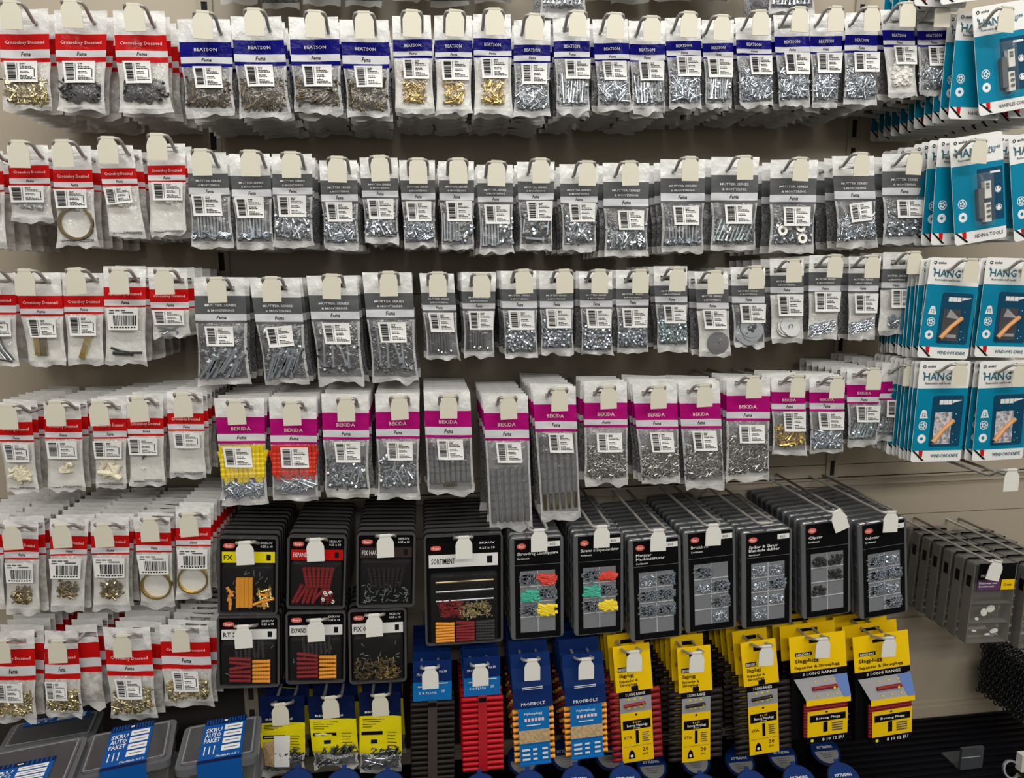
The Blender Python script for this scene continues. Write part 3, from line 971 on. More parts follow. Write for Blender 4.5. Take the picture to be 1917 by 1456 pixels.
            for ln in (0.16, 0.14, 0.36, 0.42, 0.0, 0.26, 0.30, 0.0, 0.22, 0.38, 0.48):
                if ln:
                    x = 0.47
                    e = 0.47 + ln
                    while x < e:
                        wv = rnd.uniform(0.03, 0.10)
                        bar(x, zz, min(x + wv, e), zz + 0.034)
                        x += wv + 0.014
                zz += 0.072
            if style == 'red':
                bar(0.90, 0.35, 0.925, 0.75)
        lb.build('barcode_label', root)
    # what is inside
    c = d.get('c')
    if c:
        x0, x1, yt, a0, a1, yb = d['q']
        cy0 = d['cr'][0] if d.get('cr') else (lerp(d['lab'][1], d['lab'][3], 0.5) if d.get('lab') else d['b'][3])
        cy1 = d['cr'][1] if d.get('cr') else lerp(yt, yb, b.tS) - 1
        u, t = 0.5, ((cy0 + cy1) / 2 - yt) / (yb - yt)
        ctr = b.at(u, t, 0.12 * b.bulge)
        hh = (cy1 - cy0) / (yb - yt) * b.h
        ww = lerp(x1 - x0, a1 - a0, t) / (a1 - a0) * (b.D - b.C).length * 0.97
        mb = contents(c, ww, hh, rnd)
        if mb:
            o = mb.build(CNAME.get(c, 'screws'), root)
            o.location = ctr
            th = math.atan2((b.A + b.B - b.C - b.D).x, (b.A + b.B - b.C - b.D).z)
            o.rotation_euler = (0, th, 0)
            if c not in FEW:
                o['kind'] = 'stuff'
    return root, b


def make_back_bag(d, style, hookpos, seed):
    """one simpler bag of the stack; header, print and filled pouch in one mesh"""
    S = STY[style]
    Y = hookpos.y + 0.034
    org = Vector((hookpos.x, Y, hookpos.z - 0.016))
    b = Bag(d, Y, org, seed + 500)
    b.bulge *= 0.9
    hole = b.hole_uv(org.x, org.z)
    mb = MB()
    ts = sorted(set([0, hole[2], hole[3], b.tA, b.tB, b.tC, b.tD, lerp(b.tD, b.tS, .2), lerp(b.tD, b.tS, .5), lerp(b.tD, b.tS, .8), b.tS, 1]))
    us = b.cols(6, hole[0], hole[1])

    def fm(u, t):
        if style == 'nail':
            return NAVYC if t < b.tB else (LEMON if t < b.tD else (S['bulk'] if t < b.tS else SEAL))
        if t < b.tA:
            return WHITE
        if t < b.tD:
            return S['col'] if t < b.tB or t > b.tC else STRIPE
        return S['bulk'] if t < b.tS else BACK_W
    b.grid(mb, us, ts, lambda u, t: b.surf(u, t), fm, hole)
    b.grid(mb, [0, .2, .5, .8, 1], [b.tD, lerp(b.tD, b.tS, .4), lerp(b.tD, b.tS, .7), b.tS, lerp(b.tS, 1, .25)], lambda u, t: b.at(u, t, -0.35 * b.smooth(u, t) - 0.0008), lambda u, t: d.get('back') or S['back'])
    o = mb.build(S['name'], None, True)
    o.location = org
    return o


SEED = [11]


def bag_stack(d, style, num, row, nback=6, front=True, with_hook=True, ymax=-0.03, L=HL):
    S = STY[style]
    SEED[0] += 1
    sd = SEED[0]
    rnd = random.Random(sd)
    tx, ty = d['tag']
    hp = P(tx, ty, -L)
    which = f"{ORD[num]} {S['adj']} bag in the {row} row" if num else f"bag in the {row} row"
    if with_hook:
        hook(hp, f"wire hook with cream tag carrying the {which}", L=L, tagroll=rnd.uniform(-0.04, 0.04) + d.get('troll', 0), group='wire display hooks')
    if front:
        lab = f"{S['adj']} topped bag of {d['w']}, {ORD[num]} {S['adj']} one from left in {row} row"
        make_front_bag(d, style, lab, hp, sd)
    if nback:
        base = None
        y0 = hp.y + 0.034
        bx = d.get('bx', 0.0)
        for k in range(nback):
            f = (k + 1) / nback
            o = make_back_bag(d, style, hp, sd) if base is None else base.copy()
            if base is None:
                base = o
            else:
                col.objects.link(o)
            o.location.y = y0 + (ymax - y0) * f - 0.004 * rnd.random()
            o.location.x = base.location.x if k else o.location.x + bx
            o.rotation_euler = (rnd.uniform(-0.03, 0.03), rnd.uniform(-0.05, 0.05), rnd.uniform(-0.06, 0.06))
            tag(o, f"{ORD[k + 1]} {S['adj']} topped bag behind the {which}", 'bag', S['group'])


def B(q, b, lab, tg, c, w, **k):
    d = dict(q=q, b=b, lab=lab, tag=tg, c=c, w=w)
    d.update(k)
    return d


# ------------------------------------------------------------------ what hangs where (edges read off the photograph, hung at real depth)
TOP_RED = [
    B((-3, 91, 17, 5, 98, 207), (63, 92, 108, 115), (12, 116, 76, 156), (20, 5), 'palegold', 'small brass rings'),
    B((102, 201, 20, 110, 196, 211), (63, 93, 106, 115), (121, 116, 182, 157), (133, 3), 'black_hooks', 'black plastic clips'),
    B((211, 307, 20, 225, 323, 212), (65, 94, 106, 116), (233, 116, 288, 158), (250, 10), 'black_hooks', 'black hooks and eyes'),
]
TOP_BLUE = [
    B((331, 430, 36, 348, 441, 217), (78, 106, 118, 125), (363, 126, 420, 167), (380, 24), 'brown', 'browned long screws'),
    B((432, 527, 31, 449, 546, 221), (74, 101, 115, 122), (459, 123, 516, 164), (475, 19), 'brown', 'browned thin screws'),
    B((540, 633, 32, 551, 643, 214), (73, 101, 114, 122), (566, 123, 624, 164), (589, 23), 'brown_l', 'browned coarse screws'),
    B((635, 727, 37, 650, 731, 220), (78, 103, 119, 127), (663, 125, 717, 165), (681, 25), 'brown', 'browned short screws'),
    B((734, 806, 29, 740, 814, 212), (73, 95, 104, 108), (753, 111, 804, 149), (771, 22), 'gold', 'small brass screws', back=BACK_W),
    B((813, 884, 29, 817, 883, 214), (74, 97, 106, 109), (825, 112, 878, 151), (852, 22), 'gold', 'long brass screws', back=BACK_W),
    B((886, 956, 27, 888, 960, 214), (71, 94, 103, 107), (899, 109, 951, 148), (925, 19), 'gold', 'fine brass screws', back=BACK_W),
    B((962, 1031, 38, 962, 1029, 218), (83, 103, 113, 117), (974, 120, 1023, 159), (1001, 29), 'steel_s', 'small zinc screws'),
    B((1035, 1104, 34, 1042, 1104, 213), (76, 96, 106, 109), (1055, 112, 1104, 149), (1082, 23), 'steel_l', 'slim zinc screws'),
    B((1109, 1175, 36, 1120, 1183, 207), (80, 101, 110, 114), (1125, 115, 1172, 151), (1152, 27), 'steel_m', 'medium zinc screws'),
    B((1176, 1244, 39, 1184, 1246, 213), (82, 102, 112, 115), (1193, 115, 1240, 152), (1220, 33), 'steel_l', 'parallel zinc nails'),
    B((1245, 1312, 33, 1253, 1313, 202), (76, 94, 103, 107), (1263, 106, 1310, 144), (1290, 25), 'steel_m', 'crossed zinc bolts'),
    B((1314, 1374, 37, 1321, 1370, 202), (80, 97, 106, 109), (1321, 109, 1369, 146), (1352, 31), 'steel_l', 'upright zinc bolts'),
    B((1375, 1443, 33, 1385, 1448, 200), (74, 91, 99, 103), (1399, 105, 1443, 141), (1423, 22), 'steel_s', 'tangled zinc screws'),
    B((1447, 1514, 28, 1459, 1517, 199), (67, 87, 97, 102), (1464, 100, 1513, 140), (1497, 16), 'steel_s', 'round-head zinc screws'),
    B((1515, 1580, 25, 1521, 1567, 202), (67, 86, 96, 100), (1525, 100, 1571, 138), (1565, 15), 'steel_m', 'dense zinc screws'),
    B((1583, 1645, 24, 1579, 1641, 196), (65, 84, 94, 98), (1594, 99, 1642, 136), (1631, 15), 'steel_s', 'bright zinc screws'),
    B((1647, 1712, 19, 1664, 1716, 181), (56, 75, 83, 87), (1668, 87, 1712, 122), (1698, 7), 'white_bits', 'white plastic caps', back=BACK_W),
    B((1716, 1778, 19, 1721, 1780, 181), (57, 74, 83, 87), (1732, 88, 1775, 125), (1764, 8), 'steel_m', 'coarse zinc screws'),
]
SEC_RED = [
    B((-70, 6, 283, -62, 12, 465), (320, 345, 355, 358), (-50, 360, 5, 396), (-40, 270), None, 'loose fittings'),
    B((13, 90, 272, 22, 99, 413), (309, 333, 343, 347), (20, 348, 88, 379), (35, 266), 'grey_bits', 'grey fittings'),
    B((97, 170, 273, 108, 183, 460), (317, 340, 350, 353), (104, 354, 167, 389), (117, 265), 'ring_bronze', 'coiled bronze wire', cr=(388, 447)),
    B((180, 248, 272, 206, 273, 445), (314, 334, 343, 347), (196, 350, 252, 381), (202, 259), 'cream_bit', 'cream pegs', skew=0.03),
    B((274, 347, 269, 281, 349, 443), (309, 327, 337, 340), (286, 341, 345, 375), (294, 253), 'cream_bit', 'white plastic pegs'),
]
SEC_GREY = [
    B((350, 423, 285, 359, 439, 464), (324, 351, 363, 367), (360, 364, 419, 404), (376, 282), 'bolts_par', 'long straight bolts'),
    B((428, 505, 288, 444, 513, 467), (328, 354, 367, 371), (440, 369, 497, 408), (468, 284), 'bolts_par', 'slim straight bolts'),
    B((509, 584, 288, 513, 587, 463), (325, 351, 363, 367), (520, 366, 575, 406), (544, 287), 'steel_mix', 'mixed screws and nuts'),
    B((597, 668, 300, 607, 673, 468), (337, 363, 376, 380), (610, 378, 661, 415), (631, 296), 'steel_s', 'short screws'),
    B((673, 744, 295, 684, 747, 456), (333, 356, 368, 372), (687, 372, 738, 410), (710, 294), 'steel_mix', 'bolts with nuts'),
    B((747, 814, 300, 757, 816, 463), (337, 361, 373, 377), (759, 377, 808, 414), (782, 299), 'steel_s', 'bright short bolts'),
    B((820, 887, 302, 827, 888, 466), (337, 361, 374, 378), (834, 376, 883, 414), (857, 299), 'bolts_half', 'straight bolts beside nuts'),
    B((892, 960, 308, 899, 961, 474), (342, 367, 377, 381), (905, 383, 954, 419), (930, 304), 'bolts_half', 'even rods beside nuts'),
    B((967, 1038, 303, 974, 1034, 467), (339, 361, 373, 377), (984, 376, 1032, 413), (1012, 299), 'few_big', 'a few big bolts'),
    B((1047, 1120, 307, 1053, 1116, 472), (343, 367, 378, 382), (1063, 380, 1112, 415), (1099, 304), 'steel_mix', 'small bolts and nuts'),
    B((1128, 1216, 305, 1132, 1213, 480), (340, 371, 385, 389), (1153, 394, 1203, 430), (1179, 304), 'steel_mix', 'medium bolts and nuts'),
    B((1236, 1320, 298, 1238, 1317, 472), (333, 361, 375, 379), (1256, 385, 1305, 421), (1292, 296), 'bolts_par', 'standing bolts and nuts'),
    B((1331, 1421, 294, 1330, 1414, 468), (327, 360, 374, 378), (1352, 383, 1403, 419), (1394, 294), 'bolts_diag', 'leaning long bolts'),
    B((1443, 1532, 299, 1439, 1523, 472), (333, 364, 377, 381), (1461, 387, 1511, 423), (1500, 297), 'nuts_big', 'large locking nuts'),
    B((1558, 1635, 292, 1568, 1643, 464), (328, 357, 371, 375), (1584, 379, 1628, 414), (1613, 288), 'steel_s', 'small cap nuts', skew=0.03),
    B((1652, 1737, 288, 1653, 1725, 457), (320, 351, 364, 368), (1672, 374, 1722, 408), (1712, 286), 'nuts', 'plain hex nuts'),
]
THI_RED = [
    B((-60, 26, 511, -50, 35, 686), (551, 571, 584, 588), (-34, 592, 27, 628), (-22, 505), 'straps', 'black cable straps', cr=(625, 680)),
    B((24, 112, 510, 56, 125, 686), (553, 577, 587, 591), (53, 594, 111, 630), (47, 507), 'brass2', 'two brass bars', cr=(630, 672)),
    B((116, 193, 511, 128, 194, 683), (553, 574, 583, 587), (130, 590, 184, 627), (140, 505), 'brass1', 'one brass bar', cr=(627, 676)),
    B((193, 273, 498, 198, 274, 683), (537, 560, 571, 574), (202, 575, 262, 616), (222, 505), 'clamp', 'one black clamp', ean=1, cr=(632, 680)),
    B((277, 350, 501, 287, 357, 634), (541, 565, 576, 579), (287, 580, 348, 607), (306, 506), 'silver_hooks', 'silver wire hooks', cr=(600, 630)),
]
THI_GREY = [
    B((363, 457, 519, 371, 470, 721), (553, 587, 599, 604), (385, 609, 441, 646), (405, 522), 'bolts_big', 'stout coach bolts', cr=(615, 706)),
    B((466, 560, 520, 497, 580, 720), (556, 587, 601, 606), (497, 609, 552, 647), (508, 521), 'bolts_big', 'tumbled stout bolts', cr=(610, 704), skew=0.02),
    B((573, 667, 516, 597, 683, 718), (552, 582, 596, 601), (603, 603, 658, 642), (621, 516), 'bolts_long', 'long hex bolts', cr=(605, 700)),
    B((678, 770, 510, 698, 784, 715), (548, 578, 592, 597), (707, 601, 762, 639), (727, 511), 'bolts_long', 'longest hex bolts', cr=(602, 698)),
    B((785, 849, 512, 800, 861, 673), (547, 570, 580, 584), (801, 584, 851, 620), (819, 512), 'studs', 'dark threaded studs', cr=(600, 662)),
    B((864, 928, 509, 869, 925, 668), (545, 567, 577, 581), (876, 581, 923, 616), (901, 514), 'studs', 'short threaded studs', cr=(596, 655)),
    B((937, 1004, 507, 945, 1007, 669), (541, 563, 576, 580), (950, 580, 1000, 616), (980, 507), 'nuts', 'tiny hex nuts'),
    B((1009, 1073, 507, 1013, 1074, 664), (541, 563, 575, 579), (1020, 577, 1068, 613), (1056, 507), 'nuts', 'bright hex nuts'),
    B((1084, 1146, 508, 1089, 1147, 664), (541, 562, 574, 578), (1095, 577, 1143, 613), (1123, 507), 'nuts', 'medium hex nuts'),
    B((1153, 1215, 505, 1156, 1213, 661), (540, 560, 571, 575), (1162, 576, 1210, 612), (1199, 507), 'nuts', 'coarse hex nuts'),
    B((1224, 1287, 498, 1231, 1288, 658), (534, 554, 565, 569), (1239, 570, 1282, 604), (1269, 503), 'nuts_b', 'bluish zinc nuts'),
    B((1299, 1361, 508, 1310, 1369, 668), (541, 566, 577, 581), (1312, 578, 1358, 614), (1339, 509), 'disc', 'one wide grey disc', cr=(612, 664), back=BACK_W),
    B((1367, 1433, 500, 1374, 1431, 650), (534, 554, 566, 570), (1381, 568, 1430, 603), (1415, 500), 'big_washers', 'large penny washers', cr=(598, 642)),
    B((1440, 1504, 484, 1444, 1504, 642), (515, 537, 547, 551), (1451, 550, 1500, 590), (1486, 488), 'galv', 'galvanised washers', cr=(590, 630), back=BACK_W),
    B((1516, 1578, 478, 1512, 1567, 636), (509, 534, 544, 548), (1521, 545, 1568, 582), (1564, 479), 'chain', 'short chain', cr=(590, 632), back=BACK_W),
    B((1588, 1648, 480, 1588, 1637, 636), (511, 534, 544, 548), (1595, 549, 1638, 585), (1633, 480), 'chain', 'coiled chain', cr=(586, 628), back=BACK_W),
    B((1653, 1712, 472, 1643, 1701, 627), (503, 528, 538, 542), (1664, 540, 1707, 575), (1712, 473), 'hook_bits', 'chain links and eyes', cr=(580, 622), back=BACK_W),
]
FOU_RED = [
    B((-12, 56, 753, 14, 73, 922), (789, 814, 823, 826), (8, 827, 60, 862), (14, 759), 'cream_hooks', 'cream plastic hooks', cr=(862, 906)),
    B((80, 150, 752, 90, 160, 920), (784, 808, 818, 821), (89, 823, 149, 856), (104, 753), 'cream_part', 'one cream bracket', cr=(856, 900)),
    B((172, 237, 745, 180, 237, 914), (783, 806, 817, 820), (176, 823, 231, 856), (184, 753), 'cream_plugs', 'cream wall plugs', cr=(852, 905)),
    B((237, 305, 739, 244, 309, 908), (782, 802, 811, 815), (241, 817, 298, 849), (259, 746), 'tiny', 'one tiny screw', cr=(845, 900)),
    B((312, 380, 733, 318, 386, 894), (773, 793, 803, 806), (326, 808, 377, 836), (342, 738), None, 'clear pegs'),
]
FOU_MAG = [
    B((401, 494, 745, 418, 501, 944), (780, 811, 824, 829), (419, 833, 474, 871), (441, 752), 'plugs_yellow', 'yellow plugs and screws', cr=(832, 932), pinch=0.2),
    B((503, 592, 742, 511, 596, 937), (783, 814, 826, 831), (526, 834, 579, 872), (546, 754), 'plugs_red', 'red plugs and screws', cr=(832, 924), pinch=0.2),
    B((601, 690, 737, 609, 693, 931), (772, 804, 817, 822), (626, 823, 676, 862), (648, 747), 'steel_mix', 'zinc hook screws', cr=(850, 915)),
    B((702, 785, 736, 708, 786, 934), (770, 802, 815, 820), (723, 823, 773, 858), (747, 744), 'steel_mix', 'zinc anchor screws', cr=(845, 915)),
    B((793, 880, 733, 801, 888, 926), (768, 798, 813, 818), (817, 819, 867, 857), (840, 742), 'plugs_grey', 'grey frame plugs', cr=(822, 912), pinch=0.2),
    B((904, 988, 740, 917, 997, 990), (772, 803, 818, 823), (927, 824, 975, 862), (951, 744), 'plugs_long', 'long grey frame plugs', cr=(862, 980), pinch=0.1),
    B((996, 1077, 722, 1014, 1087, 973), (756, 787, 801, 806), (1024, 807, 1071, 843), (1047, 729), 'plugs_brass', 'brass tipped grey plugs', cr=(812, 960), pinch=0.1),
    B((1094, 1174, 714, 1094, 1176, 908), (753, 784, 794, 799), (1114, 807, 1162, 843), (1138, 725), 'nails', 'dull short nails', cr=(825, 896), pinch=0.25),
    B((1182, 1266, 712, 1202, 1274, 904), (754, 785, 797, 802), (1213, 806, 1259, 843), (1232, 725), 'nails', 'dull tacks', cr=(828, 894), pinch=0.25),
    B((1269, 1347, 712, 1283, 1357, 916), (754, 783, 796, 801), (1292, 803, 1339, 840), (1318, 722), 'nails', 'dull fine nails', cr=(820, 894), pinch=0.25),
    B((1360, 1441, 708, 1359, 1440, 900), (740, 770, 782, 787), (1379, 792, 1427, 826), (1411, 706), 'nails', 'dull coarse nails', cr=(805, 886), pinch=0.25),
    B((1444, 1508, 702, 1446, 1510, 850), (733, 755, 765, 769), (1462, 768, 1505, 805), (1494, 705), 'goldnut', 'brass insert nuts', cr=(790, 836)),
    B((1515, 1581, 703, 1516, 1579, 848), (734, 754, 765, 769), (1527, 769, 1576, 802), (1567, 707), 'steel_s', 'zinc rivets', cr=(800, 838)),
    B((1586, 1651, 690, 1587, 1640, 835), (720, 742, 752, 755), (1598, 757, 1642, 788), (1636, 691), 'bolts_diag', 'a few zinc pins', cr=(786, 822)),
    B((1651, 1707, 679, 1639, 1688, 826), (714, 736, 745, 748), (1656, 747, 1695, 779), (1704, 684), 'steel_l', 'zinc dowel screws', cr=(775, 812)),
]
FIF_RED = [
    B((-66, 5, 968, -60, 9, 1140), (1000, 1024, 1034, 1037), (-50, 1040, 4, 1078), (-40, 980), None, 'picture hooks'),
    B((6, 72, 972, 12, 75, 1149), (1008, 1032, 1043, 1046), (12, 1050, 66, 1087), (22, 986), 'bronze_hooks', 'bronze eye hooks', ean=1, cr=(1088, 1138)),
    B((94, 167, 970, 95, 157, 1145), (1003, 1027, 1036, 1039), (95, 1042, 154, 1079), (115, 983), 'bronze_hooks', 'bronze cup hooks', ean=1, cr=(1076, 1130)),
    B((170, 241, 968, 175, 243, 1142), (1002, 1024, 1034, 1037), (177, 1040, 237, 1077), (193, 982), 'bronze_hooks', 'bronze screw hooks', ean=1, cr=(1072, 1132)),
    B((249, 319, 967, 265, 327, 1134), (996, 1020, 1030, 1033), (258, 1034, 319, 1071), (280, 972), 'ring_gold', 'one brass ring', ean=1, cr=(1068, 1120)),
    B((329, 394, 946, 330, 395, 1121), (987, 1010, 1019, 1022), (333, 1024, 391, 1061), (352, 963), 'ring_gold', 'a wide brass ring', ean=1, cr=(1058, 1108)),
]
SIX_RED = [
    B((-20, 63, 1180, -10, 69, 1350), (1214, 1246, 1264, 1272), (-8, 1274, 48, 1309), (2, 1200), 'palegold', 'pale brass hooks', skew=-0.0),
    B((83, 143, 1180, 85, 156, 1340), (1214, 1243, 1260, 1270), (87, 1271, 130, 1306), (108, 1200), 'palegold', 'twisted brass screws'),
    B((192, 280, 1174, 209, 295, 1346), (1216, 1243, 1255, 1264), (217, 1264, 271, 1302), (229, 1190), 'palegold', 'pale brass screws'),
    B((298, 390, 1170, 308, 401, 1322), (1201, 1228, 1243, 1251), (324, 1250, 376, 1288), (338, 1180), 'palegold', 'small brass screws'),
]
NAILS = [
    B((485, 570, 1302, 491, 572, 1450), (1303, 1352, 1380, 1410), (0, 0, 0, 0), (524, 1319), 'nail_long', 'bright nails', cr=(1400, 1440)),
    B((575, 663, 1302, 588, 673, 1436), (1303, 1345, 1385, 1408), (0, 0, 0, 0), (618, 1306), 'nail_long', 'wire nails', cr=(1395, 1430)),
    B((673, 750, 1295, 673, 753, 1447), (1296, 1339, 1385, 1410), (0, 0, 0, 0), (711, 1302), 'nail_long', 'panel pins', cr=(1395, 1440)),
]
for d in NAILS:
    d['lab'] = None
NAILS[0]['sticker'] = 1

for i, d in enumerate(TOP_RED):
    bag_stack(d, 'red', i + 1, 'top', 6)
for i, d in enumerate(TOP_BLUE):
    bag_stack(d, 'blue', i + 1, 'top', 6)
for i, d in enumerate(SEC_RED):
    d['print'] = i > 1
    bag_stack(d, 'red', i + 1, 'second', 5)
for i, d in enumerate(SEC_GREY):
    bag_stack(d, 'grey', i + 1, 'second', 5)
for i, d in enumerate(THI_RED):
    bag_stack(d, 'red', i + 1, 'third', 4)
for i, d in enumerate(THI_GREY):
    bag_stack(d, 'grey', i + 1, 'third', 5)
for i, d in enumerate(FOU_RED):
    d['print'] = 1
    bag_stack(d, 'red', i + 1, 'fourth', 7)
for i, d in enumerate(FOU_MAG):
    if 7 <= i <= 12:
        bag_stack(d, 'mag', i + 1, 'fourth', 4, ymax=-.125)
    else:
        bag_stack(d, 'mag', i + 1, 'fourth', 7)
for i, d in enumerate(FIF_RED):
    bag_stack(d, 'red', i + 1, 'fifth', 8)
for i, d in enumerate(SIX_RED):
    d['bx'] = (.006, .024, .012, .008)[i]
    bag_stack(d, 'red', i + 1, 'sixth', 8)
for i, d in enumerate(NAILS):
    bag_stack(d, 'nail', i + 1, 'bottom', 3)
# the row above the picture: the two bags that dip into it and the backs of the others
for i, (x, yb) in enumerate(((1054, 36), (1482, 27))):
    d = B((x - 42, x + 42, -150, x - 43, x + 43, yb), (-115, -85, -72, -68), (x - 26, -64, x + 26, -26), (x + 5, -152), 'steel_l', ('cropped long bolts', 'cropped short bolts')[i], cr=(-40, 14))
    bag_stack(d, 'grey', i + 1, 'uppermost', 1, ymax=-0.1)
n = 0
for x in (400, 490, 580, 670, 765, 850, 940, 1150, 1230, 1320, 1400, 1570):
    n += 1
    d = B((x - 40, x + 40, -235, x - 40, x + 40, -62 + random.Random(x).randint(-6, 8)), (-200, -170, -157, -153), None, (x, -236), None, '')
    tx, ty = d['tag']
    hp = P(tx, ty, -HL)
    SEED[0] += 1
    base = make_back_bag(d, 'grey', hp, SEED[0])
    for k in range(2):
        o = base if k == 0 else base.copy()
        if k:
            col.objects.link(o)
        o.location.y = -0.10 + 0.055 * k
        o.rotation_euler = (0, random.Random(x + k).uniform(-0.05, 0.05), 0)
        tag(o, f"{ORD[k + 1]} dark bolt bag of the {ORD[n]} stack dipping in above the top row", 'bag', 'dark bags hanging above the top row')


# ------------------------------------------------------------------ rigid packs
def frame(q, Y):
    A, Bq, C, D = P(q[0], q[2], Y), P(q[1], q[2], Y), P(q[3], q[5], Y), P(q[4], q[5], Y)
    top, bot = (A + Bq) / 2, (C + D) / 2
    up = top - bot
    w = ((Bq - A).length + (D - C).length) / 2
    return top, w, up.length, math.atan2(up.x, up.z)


def scat(mb, rnd, x0, z0, x1, z1, n, mt, y, s=0.0012):
    for i in range(n):
        x, z = rnd.uniform(x0, x1), rnd.uniform(z0, z1)
        put(mb, T_screw(s * 6, s * 0.6, s * 1.2), (x, y, z), rnd.uniform(0, 6.28), mt)


# ---- teal hook cards on the right bay
def hang_card_mesh(w, h, lower, title):
    mb = MB()
    mb.rbox(-w / 2, -h, w / 2, 0, 0, 0.0007, 0.005, CARDW, 0.0002)
    y = -0.0003
    zt, zb = -h * 0.265, -h * 0.885
    mb.quad(-w / 2 + 0.0002, zb, w / 2 - 0.0002, zt, y, TEAL)
    mb.text('HANG', -w * 0.40, -h * 0.185, h * 0.075, y - 0.0003, TEALINK)
    mb.box(-w * 0.42, y - 0.0002, -h * 0.125, -w * 0.40, y, -h * 0.10, TEALINK)
    mb.text('ON/OFF', w * 0.02 + 0.014, -h * 0.155, h * 0.03, y - 0.0003, TEALINK)
    mb.text('GLAP', w * 0.02 + 0.014, -h * 0.185, h * 0.03, y - 0.0003, TEALINK)
    mb.text('Removable wall hooks', -w * 0.36, -h * 0.225, h * 0.022, y - 0.0003, SOFTINK)
    # round maker mark
    mb.add(*ringmesh(-w * 0.40, -h * 0.05, 0.0028, 0.0016, y - 0.0003), INK)
    mb.text('anslut', -w * 0.34, -h * 0.06, h * 0.026, y - 0.0003, INK)
    # icons
    icx = -w * 0.33
    zs = (-h * 0.62, -h * 0.745) if not lower else (-h * 0.52, -h * 0.635, -h * 0.765)
    rr = h * 0.045
    for k, z in enumerate(zs):
        if lower and k == 0:
            mb.add([(icx - rr, y - 0.0003, z - rr * .9), (icx + rr, y - 0.0003, z - rr * .9), (icx + rr * .5, y - 0.0003, z + rr * .8), (icx, y - 0.0003, z + rr), (icx - rr * .5, y - 0.0003, z + rr * .8)], [(0, 1, 2, 3, 4)], WINK)
            mb.text('12', icx - rr * .4, z - rr * .5, rr * .8, y - 0.0005, TEALINK)
        elif k == len(zs) - 1:
            mb.add(*ringmesh(icx, z, rr, rr * 0.36, y - 0.0003), WINK)
        else:
            mb.add(*ringmesh(icx, z, rr, rr * 0.82, y - 0.0003), WINK)
            for a in range(5):
                mb.disc(icx + rr * .45 * math.cos(a * 1.256), z + rr * .45 * math.sin(a * 1.256), rr * .24, rr * .24, y - 0.0004, WINK, 8)
    # bottom strip: dark wedge, red mark, words
    mb.add([(-w * .49, y - 0.0003, zb), (-w * .45, y - 0.0003, zb), (-w * .24, y - 0.0003, -h * .985), (-w * .29, y - 0.0003, -h * .985)], [(0, 1, 2, 3)], BLACKC)
    mb.add([(-w * .36, y - 0.0002, zb), (-w * .28, y - 0.0002, zb), (-w * .285, y - 0.0002, -h * .955), (-w * .35, y - 0.0002, -h * .93)], [(0, 1, 2, 3)], RED)
    mb.text(title, -w * .12, -h * .955, h * .034, y - 0.0003, SOFTINK if not lower else TEALINK, width=w * .55)
    return mb


def ringmesh(cx, cz, r0, r1, y, n=20):
    V, F = [], []
    for k in range(n):
        a = 2 * math.pi * k / n
        V += [(cx + r0 * math.cos(a), y, cz + r0 * math.sin(a)), (cx + r1 * math.cos(a), y, cz + r1 * math.sin(a))]
    for k in range(n):
        j = (k + 1) % n
        F.append((2 * k, 2 * j, 2 * j + 1, 2 * k + 1))
    return V, F


